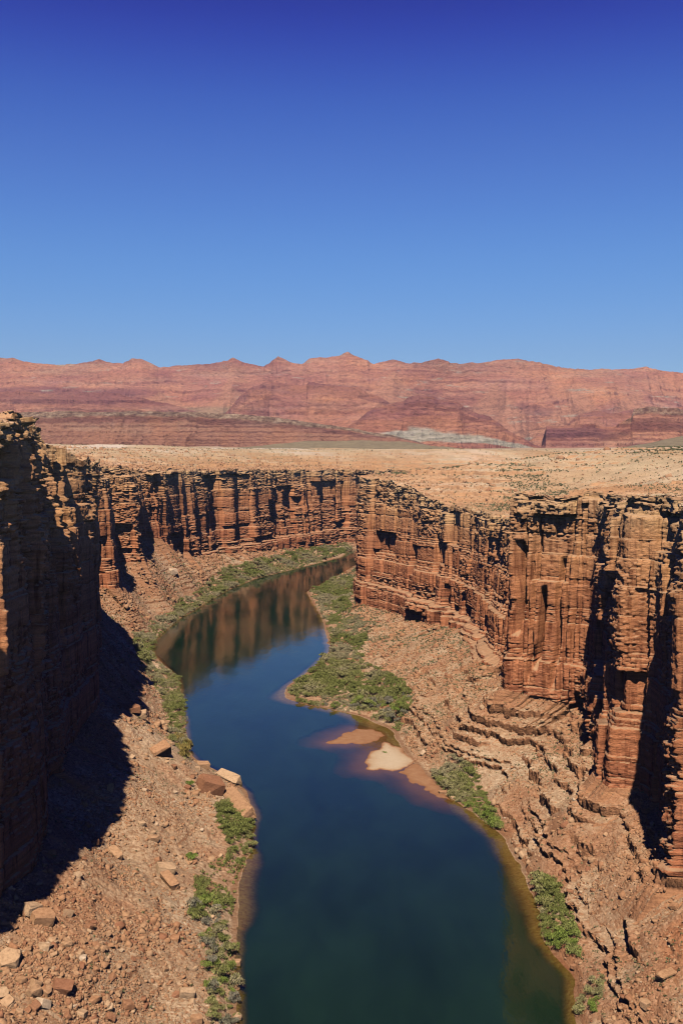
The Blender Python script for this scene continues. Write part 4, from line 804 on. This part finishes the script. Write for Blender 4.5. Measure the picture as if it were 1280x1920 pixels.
# px, py, (sx,sy,sz) metres half-size, rot, label
BIG = [
 ((448, 1508), (12.0, 3.0, 2.6), (0.42, 0.10, -1.12), 'long tilted tan slab jutting from the left bank into the water'),
 ((395, 1476), (5.0, 4.2, 3.4), (0.25, 0.3, 0.5), 'big square tan block resting against the long tilted slab'),
 ((430, 1458), (6.5, 2.4, 2.2), (0.35, 0.1, -0.7), 'dark topped flat slab behind the long tilted slab'),
 ((440, 1447), (3.6, 2.4, 1.2), (0.0, 0.15, -0.3), 'pale flat rock at the water tip of the slab pile'),
 ((381, 1433), (2.8, 2.0, 1.6), (0.1, 0.1, 0.4), 'tan block at the water edge upstream of the slab pile'),
 ((300, 1408), (4.2, 2.6, 2.8), (0.5, -0.3, 0.6), 'leaning tan block at the edge of the cliff shadow'),
 ((243, 1326), (5.5, 2.6, 1.8), (0.1, 0.2, 0.7), 'broad tan slab just outside the upper cliff shadow'),
 ((262, 1338), (3.6, 2.4, 1.6), (0.2, -0.2, 0.1), 'tan block leaning on the broad slab near the upper cliff shadow'),
 ((208, 1478), (1.1, 0.9, 2.2), (0.1, 0.1, 0.2), 'upright orange stone lit at the very edge of the shadow'),
 ((216, 1598), (3.0, 1.6, 1.4), (0.2, 0.3, -0.8), 'brown wedge shaped boulder below the cliff shadow'),
 ((288, 1568), (2.0, 1.3, 1.0), (0.1, 0.1, 0.3), 'flat reddish rock in the middle of the left rubble'),
 ((318, 1650), (4.2, 1.6, 1.6), (0.2, 0.2, -0.9), 'long red stone slab on the left slope below the round green bush'),
 ((312, 1628), (3.0, 2.2, 1.6), (0.1, 0.2, 0.4), 'red fractured outcrop above the long red slab'),
 ((80, 1722), (3.2, 2.2, 2.0), (0.2, 0.1, 0.5), 'large orange brown boulder with a dark right side on the left slope'),
 ((60, 1703), (2.4, 1.8, 1.3), (0.1, 0.3, 1.0), 'yellowish slab leaning behind the large orange boulder'),
 ((170, 1735), (1.1, 0.9, 0.8), (0.1, 0.1, 1.0), 'small dark boulder alone on the smooth left slope'),
 ((18, 1800), (2.8, 2.4, 1.9), (0.2, 0.1, 0.2), 'brown boulder at the left edge of the photo'),
 ((62, 1858), (1.8, 1.4, 1.2), (0.1, 0.1, 0.8), 'square brown boulder near the bottom left corner'),
 ((118, 1852), (2.6, 1.7, 1.5), (0.2, 0.2, 0.1), 'dark boulder in the bottom left rubble'),
 ((240, 1883), (1.7, 1.1, 1.2), (0.1, 0.4, 0.6), 'tan angular boulder near the bottom edge of the left slope'),
 ((350, 1862), (2.0, 1.4, 1.4), (0.1, 0.2, 0.3), 'tan block beside the shrubs near the bottom edge'),
 ((470, 1806), (1.9, 1.3, 0.9), (0.05, 0.08, 0.25), 'square tan rock standing in the water off the near left bank'),
 ((458, 1840), (1.0, 0.8, 0.7), (0, 0.1, 0.2), 'grey stone at the water edge below the square rock'),
 ((446, 1905), (1.3, 1.0, 0.9), (0, 0.1, 0.8), 'pale stone at the water edge at the bottom of the photo'),
 ((369, 1908), (1.6, 1.2, 1.0), (0, 0.1, 0.3), 'rounded pale boulder under the lowest left shrubs'),
 ((822, 1490), (2.0, 1.2, 0.8), (0, 0.05, 0.2), 'pale flat rock on the brown shelf beside the bright green shrubs'),
 ((842, 1503), (1.1, 0.9, 0.6), (0, 0.05, 0.2), 'small pale rock on the brown shelf beside the larger flat one'),
 ((1246, 1828), (3.0, 1.0, 1.3), (0.5, 0.05, 0.6), 'yellow tan slab tipped on edge on the stony right slope'),
 ((1210, 1880), (1.3, 1.1, 0.9), (0.1, 0.05, 0.6), 'rounded tan boulder on the right slope below the tipped slab'),
 ((1075, 1808), (1.0, 0.8, 0.7), (0, 0.05, 0.6), 'pale stones at the water edge under the near right ledge'),
 ((325, 1070), (4.5, 3.5, 3.5), (0.1, 0.05, 0.6), 'lone reddish boulder high on the far talus cone'),
 ((656, 1234), (2.2, 1.8, 1.4), (0.1, 0.05, 0.6), 'pale boulder on the slope above the right bank thicket'),
]
BR = [make_rock_mat('pale_rock', True)]
mb = []
for i, ((px, py), box, rot, lab) in enumerate(BIG):
    me = rock_object('boulder', box, 300 + i, 2, 0.22 if 'slab' in lab or 'block' in lab else 0.42, 0.03)
    p = ground_at(px, py + 6)
    o = bpy.data.objects.new('boulder', me); col.objects.link(o); o.location = (p[0], p[1], p[2] + box[2] * 0.5); o.rotation_euler = rot
    o['label'] = lab; o['category'] = 'boulder'
BM = []
for i in range(10):
    rg = np.random.default_rng(40 + i); BM.append(rock_object('boulder', (1, rg.uniform(0.6, 0.95), rg.uniform(0.45, 0.8)), 60 + i, 1, 0.4, 0.03))
for nm, n, wf, lo, hi, lab, grp in (
    ('L', 130, lambda X, Y, Z, px, py, gz, ex: (Z > 2) * (py > 1500) * (px < 420) * (0.3 + 3 * (py > 1760) * (px < 230)), 0.7, 1.7, 'one of many mid sized brown boulders strewn through the near left rubble', 'boulders in the near left rubble'),
    ('L', 60, lambda X, Y, Z, px, py, gz, ex: (Z > 2) * (py < 1500) * (py > 1200) * (px > 210), 0.8, 1.9, 'tan boulder on the left slope upstream of the slab pile', 'boulders on the upper left slope'),
    ('L', 25, lambda X, Y, Z, px, py, gz, ex: (Z > 2) * (py < 1200), 1.5, 3.0, 'reddish boulder on the far talus cone below the left cliff', 'boulders on the far talus cone'),
    ('R', 60, lambda X, Y, Z, px, py, gz, ex: (Z > 2) * (py > 1250), 0.7, 1.6, 'reddish block fallen on the right ledges', 'fallen blocks on the right ledges')):
    pos, px, py = pick(nm, n, wf, r, frame=(0, 1280, 900, 1915))
    for p in pos:
        s = float(szs(1, lo, hi, 2.5)[0])
        place('boulder', BM[int(r.integers(10))], (p[0], p[1], p[2] + 0.2 * s), s, lab, 'boulder', grp, rot=(r.normal(0, .3), r.normal(0, .3), r.uniform(0, 6.28)))
STEM, t_, b_2 = nmat('bark'); b_2.inputs['Base Color'].default_value = (0.16, 0.11, 0.07, 1)
# the round dark bush and the tuft on the slab pile
for (px, py), s, k, lab in (((358, 1612), 3.0, 'bright', 'round dark green bush standing alone among the rocks of the left slope'), ((438, 1440), 1.9, 'olive', 'small bush growing on the rocks at the water tip of the slab pile'),
                            ((720, 1285), 2.2, 'greyish', 'grey bush at the edge of the bare sand above the right bank thicket'), ((355, 1475), 2.4, 'bright', 'small green bush just above the big square block')):
    p = ground_at(px, py); V_, Q_ = leaf_plant(rp, 700, 7, 0.11, 1.0, 0)
    root = bpy.data.objects.new('bush', None); col.objects.link(root); root.location = (p[0], p[1], p[2] - 0.1); root['label'] = lab; root['category'] = 'bush'
    fo = mesh_from('foliage', V_ * s, Q_, LM[k]); fo.parent = root
    bm = bmesh.new()
    for a_ in range(5):
        ang = a_ * 1.26 + px; tip = Vector((math.cos(ang) * 0.35 * s, math.sin(ang) * 0.35 * s, 0.5 * s)); ci = []
        for (q_, rad) in ((Vector((0, 0, 0)), 0.05 * s), (tip * 0.5 + Vector((0, 0, 0.08 * s)), 0.035 * s), (tip, 0.012 * s)):
            ci.append([bm.verts.new(q_ + Vector((math.cos(u_) * rad, math.sin(u_) * rad, 0))) for u_ in (0, 1.57, 3.14, 4.71)])
        for c0_, c1_ in zip(ci, ci[1:]):
            for u_ in range(4): bm.faces.new((c0_[u_], c0_[(u_ + 1) % 4], c1_[(u_ + 1) % 4], c1_[u_]))
    me_ = bpy.data.meshes.new('stem'); bm.to_mesh(me_); bm.free(); me_.materials.append(STEM); so_ = bpy.data.objects.new('stem', me_); col.objects.link(so_); so_.parent = root
wx_, wy_ = un(722, 1412); place('grass_tuft', shrub_mesh(2, 'bright'), (wx_, wy_, 0.25), 1.2, 'little green tuft growing on the pale sandbar', 'plant', sxyz=(1, 1.6, 0.4))

# ------------------------------------------------------------------ haze
hz = bpy.data.meshes.new('haze'); bm = bmesh.new(); bmesh.ops.create_cube(bm, size=1.0); bm.to_mesh(hz); bm.free()
ho = bpy.data.objects.new('haze', hz); col.objects.link(ho)
ho.scale = (26000, 12600, 1300); ho.location = (0, 5300, -45 + 650 - 5); ho['kind'] = 'stuff'; ho['label'] = 'thin blue haze over the far plain and mountains'
hm = bpy.data.materials.new('haze_air'); hm.use_nodes = True; t = hm.node_tree; t.nodes.clear()
out = nd(t, 'ShaderNodeOutputMaterial'); pv = nd(t, 'ShaderNodeVolumePrincipled')
pv.inputs['Color'].default_value = (0.62, 0.72, 1.0, 1); pv.inputs['Density'].default_value = 2.8e-5; pv.inputs['Anisotropy'].default_value = 0.2
t.links.new(pv.outputs[0], out.inputs['Volume']); hz.materials.append(hm)
print('script', round(time.time() - T0, 1))
